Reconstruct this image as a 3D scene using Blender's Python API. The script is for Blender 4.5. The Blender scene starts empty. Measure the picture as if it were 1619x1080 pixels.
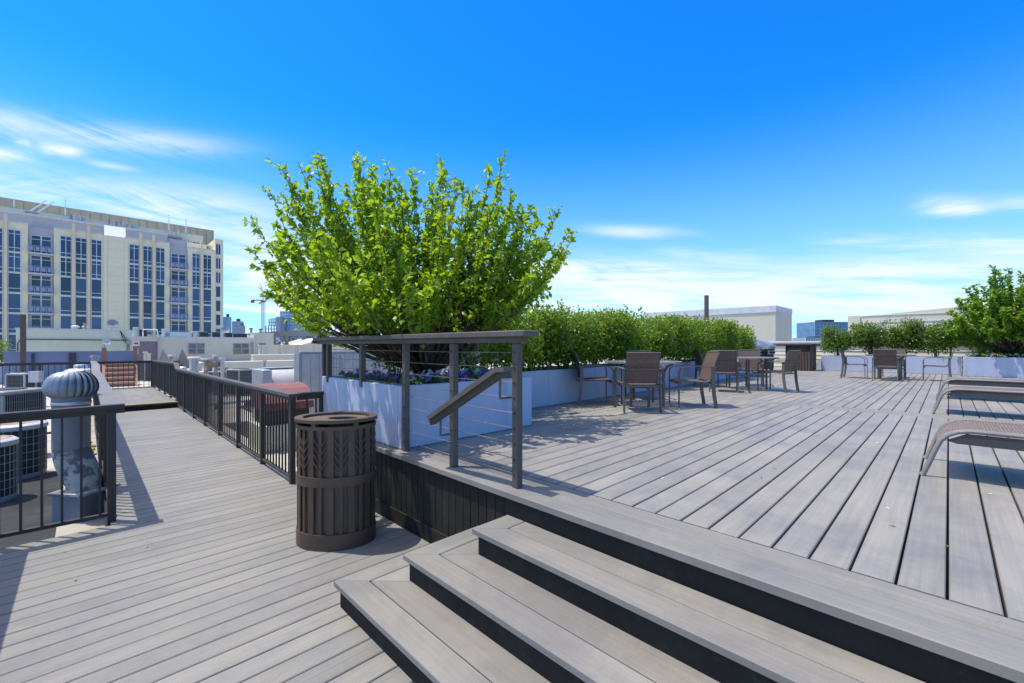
import bpy, math, random
from mathutils import Vector, Matrix
R = math.radians
PI = math.pi
SC = bpy.context.scene
COL = SC.collection

# ------------------------------------------------------------------ camera, sky, sun, exposure
cam_d = bpy.data.cameras.new('camera')
cam = bpy.data.objects.new('camera', cam_d)
COL.objects.link(cam)
cam.location = (0, 0, 1.63)
cam.rotation_euler = (R(90), 0, R(-44.64))
cam_d.sensor_width = 36
cam_d.lens = 682 / 1619 * 36
cam_d.shift_y = 7 / 1619
cam_d.clip_start = 0.05
cam_d.clip_end = 6000
SC.camera = cam
FW = (.7027, .7115)
RT = (.7115, -.7027)

SUN_EL, SUN_AZ = 69.4, math.atan2(-.62, .78)          # azimuth measured from +Y towards +X
SUN_STRENGTH, SKY_STRENGTH, EXPOSURE = 3.7, 0.15, 0.36
SKY_TINT = (.24, 1.04, 1.46)
CLOUDS = [(-260, 150, 350, 232, 20, .62), (60, 232, 130, 240, 8, .95), (22, 224, 50, 228, 6, .5), (-120, 228, 50, 246, 12, .75), (135, 254, 215, 268, 5, .35), (-300, 262, 430, 330, 34, .72), (190, 322, 330, 352, 16, .5),
          (330, 372, 640, 520, 66, .95), (560, 470, 1000, 520, 60, .55), (820, 425, 1140, 442, 26, 1.), (840, 464, 1280, 472, 22, .9), (1100, 440, 1500, 470, 30, .6), (930, 362, 1090, 368, 9, .5), (1030, 395, 1110, 400, 8, .25),
          (1455, 324, 1565, 334, 16, .8), (1570, 318, 1700, 330, 14, .4), (1290, 378, 1420, 382, 10, .45), (1420, 380, 1720, 384, 14, .42), (1240, 436, 1800, 448, 42, .8), (1280, 480, 1800, 486, 30, .5), (1120, 405, 1210, 409, 8, .25), (1520, 398, 1700, 400, 8, .4)]
sd = bpy.data.lights.new('sun', 'SUN')
sd.energy = SUN_STRENGTH
sd.angle = R(.53)
sd.color = (1.0, .94, .84)
sun = bpy.data.objects.new('sun', sd)
COL.objects.link(sun)
S = Vector((math.sin(SUN_AZ) * math.cos(R(SUN_EL)), math.cos(SUN_AZ) * math.cos(R(SUN_EL)), math.sin(R(SUN_EL))))
sun.rotation_euler = (-S).to_track_quat('-Z', 'Y').to_euler()
sun.location = S * 50

W = bpy.data.worlds.new('World')
SC.world = W
W.use_nodes = True
wt = W.node_tree
for n in list(wt.nodes):
    wt.nodes.remove(n)


class NT:
    """tiny node-tree writer"""
    def __init__(s, t):
        s.t = t

    def new(s, k, **kw):
        n = s.t.nodes.new(k)
        for a, b in kw.items():
            setattr(n, a, b)
        return n

    def link(s, a, b):
        s.t.links.new(a, b)

    def put(s, sock, v):
        if hasattr(v, 'is_linked') or isinstance(v, bpy.types.NodeSocket):
            s.link(v, sock)
        elif v is not None:
            sock.default_value = v

    def math(s, op, a, b=None, c=None, clamp=False):
        n = s.new('ShaderNodeMath', operation=op, use_clamp=clamp)
        for i, v in enumerate((a, b, c)):
            if v is not None:
                s.put(n.inputs[i], v)
        return n.outputs[0]

    def vmath(s, op, a, b=None):
        n = s.new('ShaderNodeVectorMath', operation=op)
        s.put(n.inputs[0], a)
        if b is not None:
            s.put(n.inputs[1], b)
        return n.outputs['Value'] if op in ('DOT_PRODUCT', 'LENGTH') else n.outputs[0]

    def noise(s, vec, scale, detail=4, rough=.55, dist=0):
        n = s.new('ShaderNodeTexNoise')
        s.put(n.inputs['Vector'], vec)
        n.inputs['Scale'].default_value = scale
        n.inputs['Detail'].default_value = detail
        n.inputs['Roughness'].default_value = rough
        n.inputs['Distortion'].default_value = dist
        return n.outputs['Fac']

    def ramp(s, v, lo, hi, a=0., b=1., smooth=True):
        n = s.new('ShaderNodeMapRange', interpolation_type='SMOOTHSTEP' if smooth else 'LINEAR')
        s.put(n.inputs[0], v)
        for i, x in zip((1, 2, 3, 4), (lo, hi, a, b)):
            s.put(n.inputs[i], x)
        return n.outputs[0]

    def mix(s, f, a, b, blend='MIX'):
        n = s.new('ShaderNodeMix', data_type='RGBA', blend_type=blend)
        s.put(n.inputs[0], f)
        s.put(n.inputs[6], a if not isinstance(a, tuple) else (*a[:3], 1))
        s.put(n.inputs[7], b if not isinstance(b, tuple) else (*b[:3], 1))
        return n.outputs[2]

    def xyz(s, x, y, z):
        n = s.new('ShaderNodeCombineXYZ')
        for i, v in enumerate((x, y, z)):
            s.put(n.inputs[i], v)
        return n.outputs[0]


def world_sky():
    t = NT(wt)
    tc = t.new('ShaderNodeTexCoord').outputs['Generated']
    d = t.vmath('NORMALIZE', tc)
    sky = t.new('ShaderNodeTexSky', sky_type='NISHITA', sun_disc=False)
    sky.sun_elevation = R(SUN_EL)
    sky.sun_rotation = SUN_AZ
    sky.air_density = 1.0
    sky.dust_density = .35
    sky.ozone_density = 3.0
    sep = t.new('ShaderNodeSeparateXYZ')
    t.link(d, sep.inputs[0])
    z = t.math('MAXIMUM', sep.outputs[2], 0.0)
    # deep, saturated summer blue
    hs = t.new('ShaderNodeHueSaturation')
    hs.inputs['Hue'].default_value = .5
    hs.inputs['Saturation'].default_value = 1.36
    t.link(sky.outputs[0], hs.inputs['Color'])
    # the sky whitens towards the high sun
    ang = t.vmath('DOT_PRODUCT', d, tuple(S))
    aur = t.ramp(ang, math.cos(R(43)), math.cos(R(19)), 0., 1.)
    blue = t.mix(1.0, hs.outputs[0], SKY_TINT, 'MULTIPLY')
    blue = t.mix(t.math('MULTIPLY', aur, .92), blue, (9.6, 8.5, 7.2))
    # whiter towards the horizon
    low = t.ramp(z, -.02, .46, .74, .0)
    col = t.mix(low, blue, (3.0, 4.7, 6.0))
    # thin cirrus: noise stretched along the wind on a plane high above
    dr = t.vmath('DOT_PRODUCT', d, (RT[0], RT[1], 0))
    df = t.vmath('DOT_PRODUCT', d, (FW[0], FW[1], 0))
    zz = t.math('ADD', z, .10)
    u = t.math('DIVIDE', dr, zz)
    v = t.math('DIVIDE', df, zz)
    fine = t.noise(t.xyz(t.math('MULTIPLY', u, .55), t.math('ADD', t.math('MULTIPLY', v, 2.4), t.math('MULTIPLY', u, .25)), 1.3), 1.5, 8, .62, .55)
    az = t.math('ARCTAN2', dr, df)
    el = t.math('ARCSINE', sep.outputs[2])
    streak = t.noise(t.xyz(t.math('MULTIPLY', az, 2.2), t.math('ADD', t.math('MULTIPLY', el, 15.), t.math('MULTIPLY', az, 1.6)), 7.), 1.4, 10, .66, .8)
    tex = t.ramp(t.math('ADD', t.math('MULTIPLY', fine, .35), t.math('MULTIPLY', streak, .75)), .40, .66, .08, 1.35)
    # general veil of cirrus low in the sky, all round
    veil = t.math('MULTIPLY', t.ramp(t.math('SUBTRACT', streak, t.math('MULTIPLY', z, .75)), .38, .62), t.ramp(z, .02, .36, .62, .0))
    cov = veil
    # separate wisps and banks: (x0, y0, x1, y1, half thickness, strength) as bearings converted to azimuth and elevation
    for x0, y0, x1, y1, hw, k in CLOUDS:
        A0, A1 = math.atan((x0 - 809.5) / 682), math.atan((x1 - 809.5) / 682)
        E0, E1 = math.atan((547 - y0) / 682 * math.cos(A0)), math.atan((547 - y1) / 682 * math.cos(A1))
        ca, ce = (A0 + A1) / 2, (E0 + E1) / 2
        L = math.hypot(A1 - A0, E1 - E0) / 2
        th = math.atan2(E1 - E0, A1 - A0)
        sw = hw / 682 * math.cos(ca)
        da, de = t.math('SUBTRACT', az, ca), t.math('SUBTRACT', el, ce)
        p = t.math('ADD', t.math('MULTIPLY', da, math.cos(th) / L), t.math('MULTIPLY', de, math.sin(th) / L))
        q = t.math('ADD', t.math('MULTIPLY', da, -math.sin(th) / sw), t.math('MULTIPLY', de, math.cos(th) / sw))
        q = t.math('ADD', q, t.math('MULTIPLY', t.math('SUBTRACT', streak, .5), 1.6))
        r2 = t.math('ADD', t.math('POWER', t.math('ABSOLUTE', p), 2.6), t.math('POWER', t.math('ABSOLUTE', q), 2.))
        g = t.math('MULTIPLY', t.math('EXPONENT', t.math('MULTIPLY', r2, -1.1)), t.math('MULTIPLY', tex, k))
        cov = t.math('SUBTRACT', t.math('ADD', cov, g), t.math('MULTIPLY', cov, g))
    cov = t.math('MINIMUM', cov, .93)
    col = t.mix(cov, col, (5.1, 5.5, 6.1))
    bg = t.new('ShaderNodeBackground')
    t.link(col, bg.inputs[0])
    bg.inputs[1].default_value = SKY_STRENGTH
    out = t.new('ShaderNodeOutputWorld')
    t.link(bg.outputs[0], out.inputs[0])


world_sky()
SC.view_settings.view_transform = 'Standard'
SC.view_settings.look = 'None'
SC.view_settings.exposure = EXPOSURE
SC.view_settings.gamma = 1
SC.view_settings.use_curve_mapping = False
SC.cycles.max_bounces = 8
SC.cycles.transparent_max_bounces = 8


# ------------------------------------------------------------------ materials
def mk(name, col, col2=None, rough=.6, metal=0., scale=3., stretch=(1, 1, 1), bump=0., bscale=80., rand=0., spec=.5, dirt=None, dirt_scale=1.2, dirt_amt=.5, dirt_edge=(.52, .72), dirt_stretch=(1, 1, 1)):
    m = bpy.data.materials.new(name)
    m.use_nodes = True
    t = NT(m.node_tree)
    b = m.node_tree.nodes['Principled BSDF']
    pos = t.new('ShaderNodeNewGeometry').outputs['Position']
    pp = t.vmath('MULTIPLY', pos, tuple(stretch))
    col2 = col2 or tuple(c * .82 for c in col)
    f = t.ramp(t.noise(pp, scale, 6, .6), .3, .7)
    c = t.mix(f, col, col2)
    if dirt:
        g = t.math('MULTIPLY', t.ramp(t.noise(t.vmath('MULTIPLY', pos, dirt_stretch), dirt_scale, 7, .65, .4), *dirt_edge), dirt_amt)
        c = t.mix(g, c, dirt)
    if rand:
        oi = t.new('ShaderNodeObjectInfo').outputs['Random']
        k = t.ramp(oi, 0, 1, 1 - rand, 1 + rand, False)
        n = t.new('ShaderNodeVectorMath', operation='SCALE')
        t.link(c, n.inputs[0])
        t.link(k, n.inputs['Scale'])
        c = n.outputs[0]
    t.link(c, b.inputs['Base Color'])
    rr = t.ramp(t.noise(pp, scale * 2.3, 4), .25, .75, max(rough - .09, .03), min(rough + .09, 1))
    t.link(rr, b.inputs['Roughness'])
    b.inputs['Metallic'].default_value = metal
    b.inputs['Specular IOR Level'].default_value = spec
    if bump:
        bn = t.new('ShaderNodeBump')
        bn.inputs['Strength'].default_value = bump
        bn.inputs['Distance'].default_value = .01
        t.link(t.noise(pp, bscale, 5, .6), bn.inputs['Height'])
        t.link(bn.outputs[0], b.inputs['Normal'])
    return m


def deck_mat(name, base, along, tint):
    """grey composite decking: grain runs along one axis, boards differ a little, faint bluish and pale wear"""
    m = bpy.data.materials.new(name)
    m.use_nodes = True
    t = NT(m.node_tree)
    b = m.node_tree.nodes['Principled BSDF']
    pos = t.new('ShaderNodeNewGeometry').outputs['Position']
    oi = t.new('ShaderNodeObjectInfo').outputs['Random']
    off = t.xyz(t.math('MULTIPLY', oi, 37.), t.math('MULTIPLY', oi, 91.), t.math('MULTIPLY', oi, 17.))
    po = t.vmath('ADD', pos, off)
    st = (1.6, 55, 8) if along == 'x' else (55, 1.6, 8)
    grain = t.noise(t.vmath('MULTIPLY', po, st), 1.0, 6, .62)
    soft = t.noise(t.vmath('MULTIPLY', po, tuple(.5 if s < 5 else 3. for s in st)), 1.0, 4, .6)
    blot = t.noise(t.vmath('ADD', pos, t.vmath('MULTIPLY', off, (.02, .02, .02))), 1.15, 9, .72, .5)
    scuff = t.noise(t.vmath('ADD', pos, (11., 4., 2.)), 4.3, 8, .72, 1.2)
    speck = t.noise(pos, 160., 2, .6)
    k = t.math('ADD', t.ramp(oi, 0, 1, .93, 1.07, False), t.math('MULTIPLY', t.math('SUBTRACT', grain, .5), .48))
    k = t.math('ADD', k, t.math('MULTIPLY', t.math('SUBTRACT', soft, .5), .46))
    k = t.math('ADD', k, t.math('MULTIPLY', t.math('SUBTRACT', speck, .5), .28))
    c = t.mix(t.math('MULTIPLY', t.ramp(blot, .40, .68), .95), base, tint)
    n = t.new('ShaderNodeVectorMath', operation='SCALE')
    t.link(c, n.inputs[0])
    t.link(k, n.inputs['Scale'])
    c = t.mix(t.math('MULTIPLY', t.ramp(scuff, .64, .73), .5), n.outputs[0], (base[0] * 1.22, base[1] * 1.2, base[2] * 1.08))
    dk = t.noise(t.vmath('ADD', pos, (3., 31., 2.)), 7.5, 9, .74, 1.2)
    c = t.mix(t.math('MULTIPLY', t.ramp(dk, .56, .72), .38), c, (base[0] * .62, base[1] * .60, base[2] * .56))
    t.link(c, b.inputs['Base Color'])
    t.link(t.ramp(soft, .3, .7, .50, .68), b.inputs['Roughness'])
    b.inputs['Specular IOR Level'].default_value = .28
    bn = t.new('ShaderNodeBump')
    bn.inputs['Strength'].default_value = .22
    bn.inputs['Distance'].default_value = .004
    t.link(grain, bn.inputs['Height'])
    t.link(bn.outputs[0], b.inputs['Normal'])
    return m


def leaf_mat(name, ca, cb, trans, tf=.45):
    m = bpy.data.materials.new(name)
    m.use_nodes = True
    t = NT(m.node_tree)
    m.node_tree.nodes.remove(m.node_tree.nodes['Principled BSDF'])
    out = [n for n in m.node_tree.nodes if n.type == 'OUTPUT_MATERIAL'][0]
    g = t.new('ShaderNodeNewGeometry')
    isl = g.outputs['Random Per Island']
    f = t.math('MULTIPLY', t.math('ADD', isl, t.noise(g.outputs['Position'], 2.5, 3)), .55, None, True)
    c = t.mix(f, ca, cb)
    ct = t.mix(isl, tuple(x * .8 for x in trans), trans)
    d = t.new('ShaderNodeBsdfPrincipled')
    t.link(c, d.inputs['Base Color'])
    d.inputs['Roughness'].default_value = .34
    d.inputs['Specular IOR Level'].default_value = .6
    tr = t.new('ShaderNodeBsdfTranslucent')
    t.link(ct, tr.inputs['Color'])
    mx = t.new('ShaderNodeMixShader')
    mx.inputs[0].default_value = tf
    t.link(d.outputs[0], mx.inputs[1])
    t.link(tr.outputs[0], mx.inputs[2])
    t.link(mx.outputs[0], out.inputs[0])
    return m


def sling_mat(name, ca, cb):
    """woven sling fabric: fine cross-ribs, a little light comes through"""
    m = bpy.data.materials.new(name)
    m.use_nodes = True
    t = NT(m.node_tree)
    b = m.node_tree.nodes['Principled BSDF']
    out = [n for n in m.node_tree.nodes if n.type == 'OUTPUT_MATERIAL'][0]
    uv = t.new('ShaderNodeTexCoord').outputs['Object']
    w = t.noise(t.vmath('MULTIPLY', uv, (30, 160, 160)), 1., 3, .6)
    c = t.mix(t.ramp(w, .4, .6), ca, cb)
    t.link(c, b.inputs['Base Color'])
    b.inputs['Roughness'].default_value = .75
    tr = t.new('ShaderNodeBsdfTranslucent')
    t.link(c, tr.inputs['Color'])
    tp = t.new('ShaderNodeBsdfTransparent')
    m1 = t.new('ShaderNodeMixShader')
    m1.inputs[0].default_value = .28
    t.link(b.outputs[0], m1.inputs[1])
    t.link(tr.outputs[0], m1.inputs[2])
    m2 = t.new('ShaderNodeMixShader')
    m2.inputs[0].default_value = .16
    t.link(m1.outputs[0], m2.inputs[1])
    t.link(tp.outputs[0], m2.inputs[2])
    t.link(m2.outputs[0], out.inputs[0])
    return m


M = {}
M['deck_x'] = deck_mat('deck_boards_lower', (.248, .236, .210), 'x', (.204, .200, .194))
M['deck_up'] = deck_mat('deck_boards_upper', (.285, .264, .230), 'x', (.198, .194, .191))
M['deck_y'] = deck_mat('deck_boards_cross', (.240, .224, .198), 'y', (.180, .173, .165))
M['fascia'] = mk('charcoal_composite', (.030, .027, .023), (.021, .019, .017), .8, spec=.2, bump=.25, bscale=120, rand=.12, dirt=(.075, .068, .060), dirt_scale=9, dirt_amt=.3)
M['under'] = mk('deck_substructure', (.012, .012, .012), (.02, .018, .016), .9)
M['rail'] = mk('dark_bronze_paint', (.078, .067, .058), (.062, .054, .047), .6, spec=.18, bump=.05, bscale=200, dirt=(.10, .095, .09), dirt_scale=14, dirt_amt=.4)
M['railcap'] = mk('grey_cap_board', (.120, .106, .093), (.096, .086, .076), .6, spec=.3, stretch=(3, 3, 3), bump=.1, dirt=(.15, .14, .13), dirt_scale=3, dirt_amt=.5)
M['railcap_light'] = mk('weathered_cap_board', (.185, .178, .168), (.15, .145, .138), .55, bump=.1, dirt=(.26, .245, .22), dirt_scale=3, dirt_amt=.5)
M['post'] = mk('bronze_post_paint', (.125, .108, .092), (.102, .088, .076), .6, spec=.2, bump=.05, bscale=200)
M['cable'] = mk('steel_cable', (.42, .40, .37), None, .3, .85)
M['stucco'] = mk('planter_stucco', (.47, .50, .60), (.43, .46, .565), .82, scale=1.6, bump=.35, bscale=260, dirt=(.30, .31, .34), dirt_scale=3.2, dirt_amt=.55, dirt_stretch=(2.2, 2.2, .45))
M['soil'] = mk('potting_soil', (.030, .020, .014), (.015, .010, .008), .95, bump=1., bscale=40)
M['bin'] = mk('bronze_bin_paint', (.125, .082, .054), (.098, .066, .045), .45, .15, spec=.35, bump=.15, bscale=240, dirt=(.12, .09, .07), dirt_scale=18, dirt_amt=.25)
M['lid'] = mk('bin_lid_paint', (.16, .11, .085), (.13, .09, .07), .75)
M['bin_in'] = mk('bin_liner', (.10, .068, .048), (.08, .055, .041), .55, .1, scale=8)
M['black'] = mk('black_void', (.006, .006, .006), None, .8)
M['chair'] = mk('taupe_chair_frame', (.150, .135, .120), (.125, .112, .100), .5, .1, spec=.3)
M['sling'] = sling_mat('brown_sling', (.230, .155, .125), (.140, .092, .075))
M['lsling'] = sling_mat('taupe_rib_sling', (.36, .295, .265), (.235, .185, .165))
M['ltube'] = mk('lounger_frame', (.30, .275, .25), (.25, .23, .21), .42, .2)
M['apron'] = mk('lounger_apron', (.06, .058, .056), None, .5)
M['tabletop'] = mk('table_metal', (.33, .31, .29), (.28, .265, .25), .38, .2)
M['bark'] = mk('tree_bark', (.085, .062, .046), (.045, .033, .026), .9, scale=14, stretch=(1, 1, .25), bump=.7, bscale=40)
M['leaf'] = leaf_mat('tree_leaf', (.075, .195, .010), (.215, .335, .014), (.50, .72, .02), .52)
M['leaf_r'] = leaf_mat('tree_leaf_right', (.065, .175, .014), (.140, .270, .018), (.38, .60, .03), .48)
M['hedge'] = leaf_mat('hedge_leaf', (.058, .140, .010), (.150, .245, .016), (.38, .55, .03), .45)
M['shrub'] = leaf_mat('shrub_leaf', (.048, .105, .012), (.115, .190, .016), (.28, .42, .03), .40)
M['herb'] = leaf_mat('herb_leaf', (.05, .15, .02), (.14, .28, .03), (.28, .42, .03), .35)
M['grassy'] = leaf_mat('ornamental_grass', (.06, .15, .02), (.11, .22, .04), (.2, .35, .05), .3)
M['purple'] = leaf_mat('purple_petals', (.16, .045, .38), (.34, .14, .60), (.4, .15, .7), .3)
M['white_petal'] = leaf_mat('white_petals', (.75, .75, .75), (.85, .83, .8), (.6, .6, .6), .25)
M['pink_petal'] = leaf_mat('pink_petals', (.62, .22, .38), (.75, .42, .52), (.6, .3, .4), .25)
M['yellow_petal'] = leaf_mat('yellow_petals', (.75, .62, .10), (.85, .78, .35), (.6, .5, .1), .25)
M['roof'] = mk('pale_roof_membrane', (.54, .49, .41), (.44, .40, .335), .85, scale=.6, bump=.3, bscale=30, dirt=(.24, .215, .18), dirt_scale=.7, dirt_amt=.65)
M['asphalt'] = mk('dark_roof_felt', (.030, .031, .031), (.021, .022, .023), .85, scale=2., bump=.5, bscale=150, dirt=(.07, .07, .07), dirt_scale=2.2, dirt_amt=.35)
M['concrete'] = mk('stained_concrete', (.44, .41, .35), (.33, .295, .245), .9, scale=1.3, bump=.4, bscale=60, dirt=(.22, .14, .10), dirt_scale=1.5, dirt_amt=.6)
M['ground'] = mk('city_ground', (.20, .195, .185), (.15, .15, .14), .95, scale=.02)
M['galv'] = mk('galvanised_steel', (.57, .57, .57), (.48, .49, .50), .42, .55, scale=6, bump=.06, bscale=60)
M['galv_fin'] = mk('weathered_galvanised_fins', (.34, .37, .41), (.27, .295, .33), .48, .35, scale=7, bump=.06, bscale=60)
M['galv_dull'] = mk('painted_grey_metal', (.31, .315, .325), (.27, .275, .29), .6, .15, scale=5, bump=.1, bscale=90, dirt=(.52, .53, .53), dirt_scale=3, dirt_amt=.35)
M['mastic'] = mk('cracked_white_sealant', (.50, .475, .41), (.34, .33, .30), .85, scale=9, bump=1., bscale=35, dirt=(.13, .138, .15), dirt_scale=5.5, dirt_amt=1., dirt_edge=(.47, .53))
M['vent_paint'] = mk('weathered_vent_paint', (.215, .225, .24), (.18, .19, .205), .6, .1, scale=5, bump=.1, bscale=90, spec=.3, dirt=(.34, .34, .335), dirt_scale=3, dirt_amt=.4)
M['ac'] = mk('beige_ac_casing', (.40, .38, .345), (.34, .325, .30), .55, .1, dirt=(.36, .33, .28), dirt_scale=3)
M['ac_white'] = mk('white_ac_casing', (.56, .55, .52), (.49, .48, .46), .5, .05, dirt=(.48, .46, .42), dirt_scale=3)
M['coil'] = mk('ac_coil', (.022, .026, .028), (.04, .045, .047), .6, .3, scale=30)
M['wire'] = mk('ac_guard_wire', (.40, .41, .40), None, .5, .2)
M['rusty'] = mk('rust_and_paint', (.50, .46, .38), (.27, .13, .055), .8, scale=5, bump=.3)
M['redmetal'] = mk('faded_red_metal', (.26, .10, .08), (.21, .08, .065), .6, .05, bump=.1, dirt=(.36, .2, .17), dirt_scale=4)
M['brownwood'] = mk('redwood_stain', (.30, .15, .095), (.23, .11, .07), .7, scale=5, stretch=(1, 6, 6), bump=.3)
M['sunlit_treadwood'] = mk('sunlit_tread_wood', (.50, .31, .20), (.42, .25, .16), .8, scale=5, stretch=(1, 6, 6), bump=.3)  # paler copy of the redwood; sunlight on the treads is in the colour
M['greywood'] = mk('weathered_wood', (.27, .245, .225), (.20, .185, .17), .8, scale=5, stretch=(1, 6, 6), bump=.3)
M['slatwood'] = mk('dark_brown_slats', (.105, .075, .058), (.075, .053, .042), .65, scale=8, bump=.2, rand=.12)
M['cream'] = mk('cream_precast', (.82, .725, .50), (.77, .68, .465), .85, scale=.5, bump=.1)
M['tan'] = mk('tan_pilaster', (.74, .62, .42), (.68, .57, .39), .85, scale=.6)
M['grey_wall'] = mk('grey_panel', (.46, .45, .46), (.41, .40, .41), .85, scale=.5)
M['ribbed'] = mk('tan_ribbed_panel', (.47, .40, .29), (.41, .35, .255), .85, scale=.6)
M['coping'] = mk('pale_coping', (.60, .62, .63), None, .6)
M['white'] = mk('white_paint', (.78, .78, .77), (.72, .72, .72), .55)
M['winframe'] = mk('window_frame_white', (.74, .75, .78), None, .5)
M['glass'] = mk('blue_window_glass', (.020, .045, .105), (.030, .065, .14), .06, 0, scale=.25, rand=.6, spec=.6)
M['dglass'] = mk('dark_glass_reflection', (.10, .105, .10), (.27, .26, .235), .12, 0, scale=2.2)  # pale patches stand in for reflections in the dark panes
M['balcony'] = mk('balcony_mesh_panel', (.30, .33, .42), (.25, .28, .37), .5, .2)
M['mint'] = mk('pale_green_stucco', (.68, .665, .50), (.62, .61, .46), .9, scale=.9, bump=.4, bscale=30, dirt=(.5, .52, .45), dirt_scale=.6, dirt_amt=.4)
M['bluewall'] = mk('lavender_stucco', (.19, .225, .335), (.165, .20, .305), .85, scale=.8, bump=.2)
M['brick'] = mk('purple_brick_wall', (.27, .225, .26), (.21, .175, .21), .9, scale=8, stretch=(1, 1, 4), bump=.3)
M['plaster'] = mk('cream_plaster', (.70, .635, .50), (.63, .57, .445), .9, scale=.8, bump=.3, bscale=40, dirt=(.52, .48, .40), dirt_scale=.7, dirt_amt=.5)
M['beige'] = mk('beige_stucco', (.60, .565, .455), (.55, .52, .42), .9, scale=.9, bump=.4, bscale=40, dirt=(.50, .47, .38), dirt_scale=.5, dirt_amt=.4)
M['siding'] = mk('cream_siding', (.72, .655, .50), (.66, .60, .455), .8, scale=.7, stretch=(1, 1, 4), dirt=(.56, .5, .39), dirt_scale=.8, dirt_amt=.4)
M['steel_dark'] = mk('dark_steel', (.055, .055, .06), None, .5, .4)
M['stainless'] = mk('brushed_stainless', (.52, .52, .53), (.46, .465, .475), .45, .6, scale=10)
M['skyglass'] = mk('tower_blue_glass', (.10, .22, .40), (.18, .33, .50), .10, 0, scale=.25, rand=.2)
M['hazeconc'] = mk('far_concrete', (.44, .46, .50), (.36, .38, .43), .9, scale=.2)  # distance haze is mixed into this pale bluish tone
M['hazeglass'] = mk('far_blue_glass', (.30, .44, .56), (.24, .37, .50), .25, 0, scale=.2)  # lightened and blued as though seen through haze
M['crane_red'] = mk('crane_red', (.48, .12, .10), None, .6)
M['sign_red'] = mk('sign_red', (.65, .05, .04), None, .5)
M['debris'] = mk('mixed_scrap', (.55, .52, .48), (.12, .10, .09), .8, scale=1.2)
M['moss'] = mk('yellow_moss', (.42, .36, .04), (.25, .26, .04), .95, bump=.8)
M['hazard'] = mk('yellow_nosing', (.70, .48, .03), (.40, .28, .03), .6, scale=30)


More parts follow.
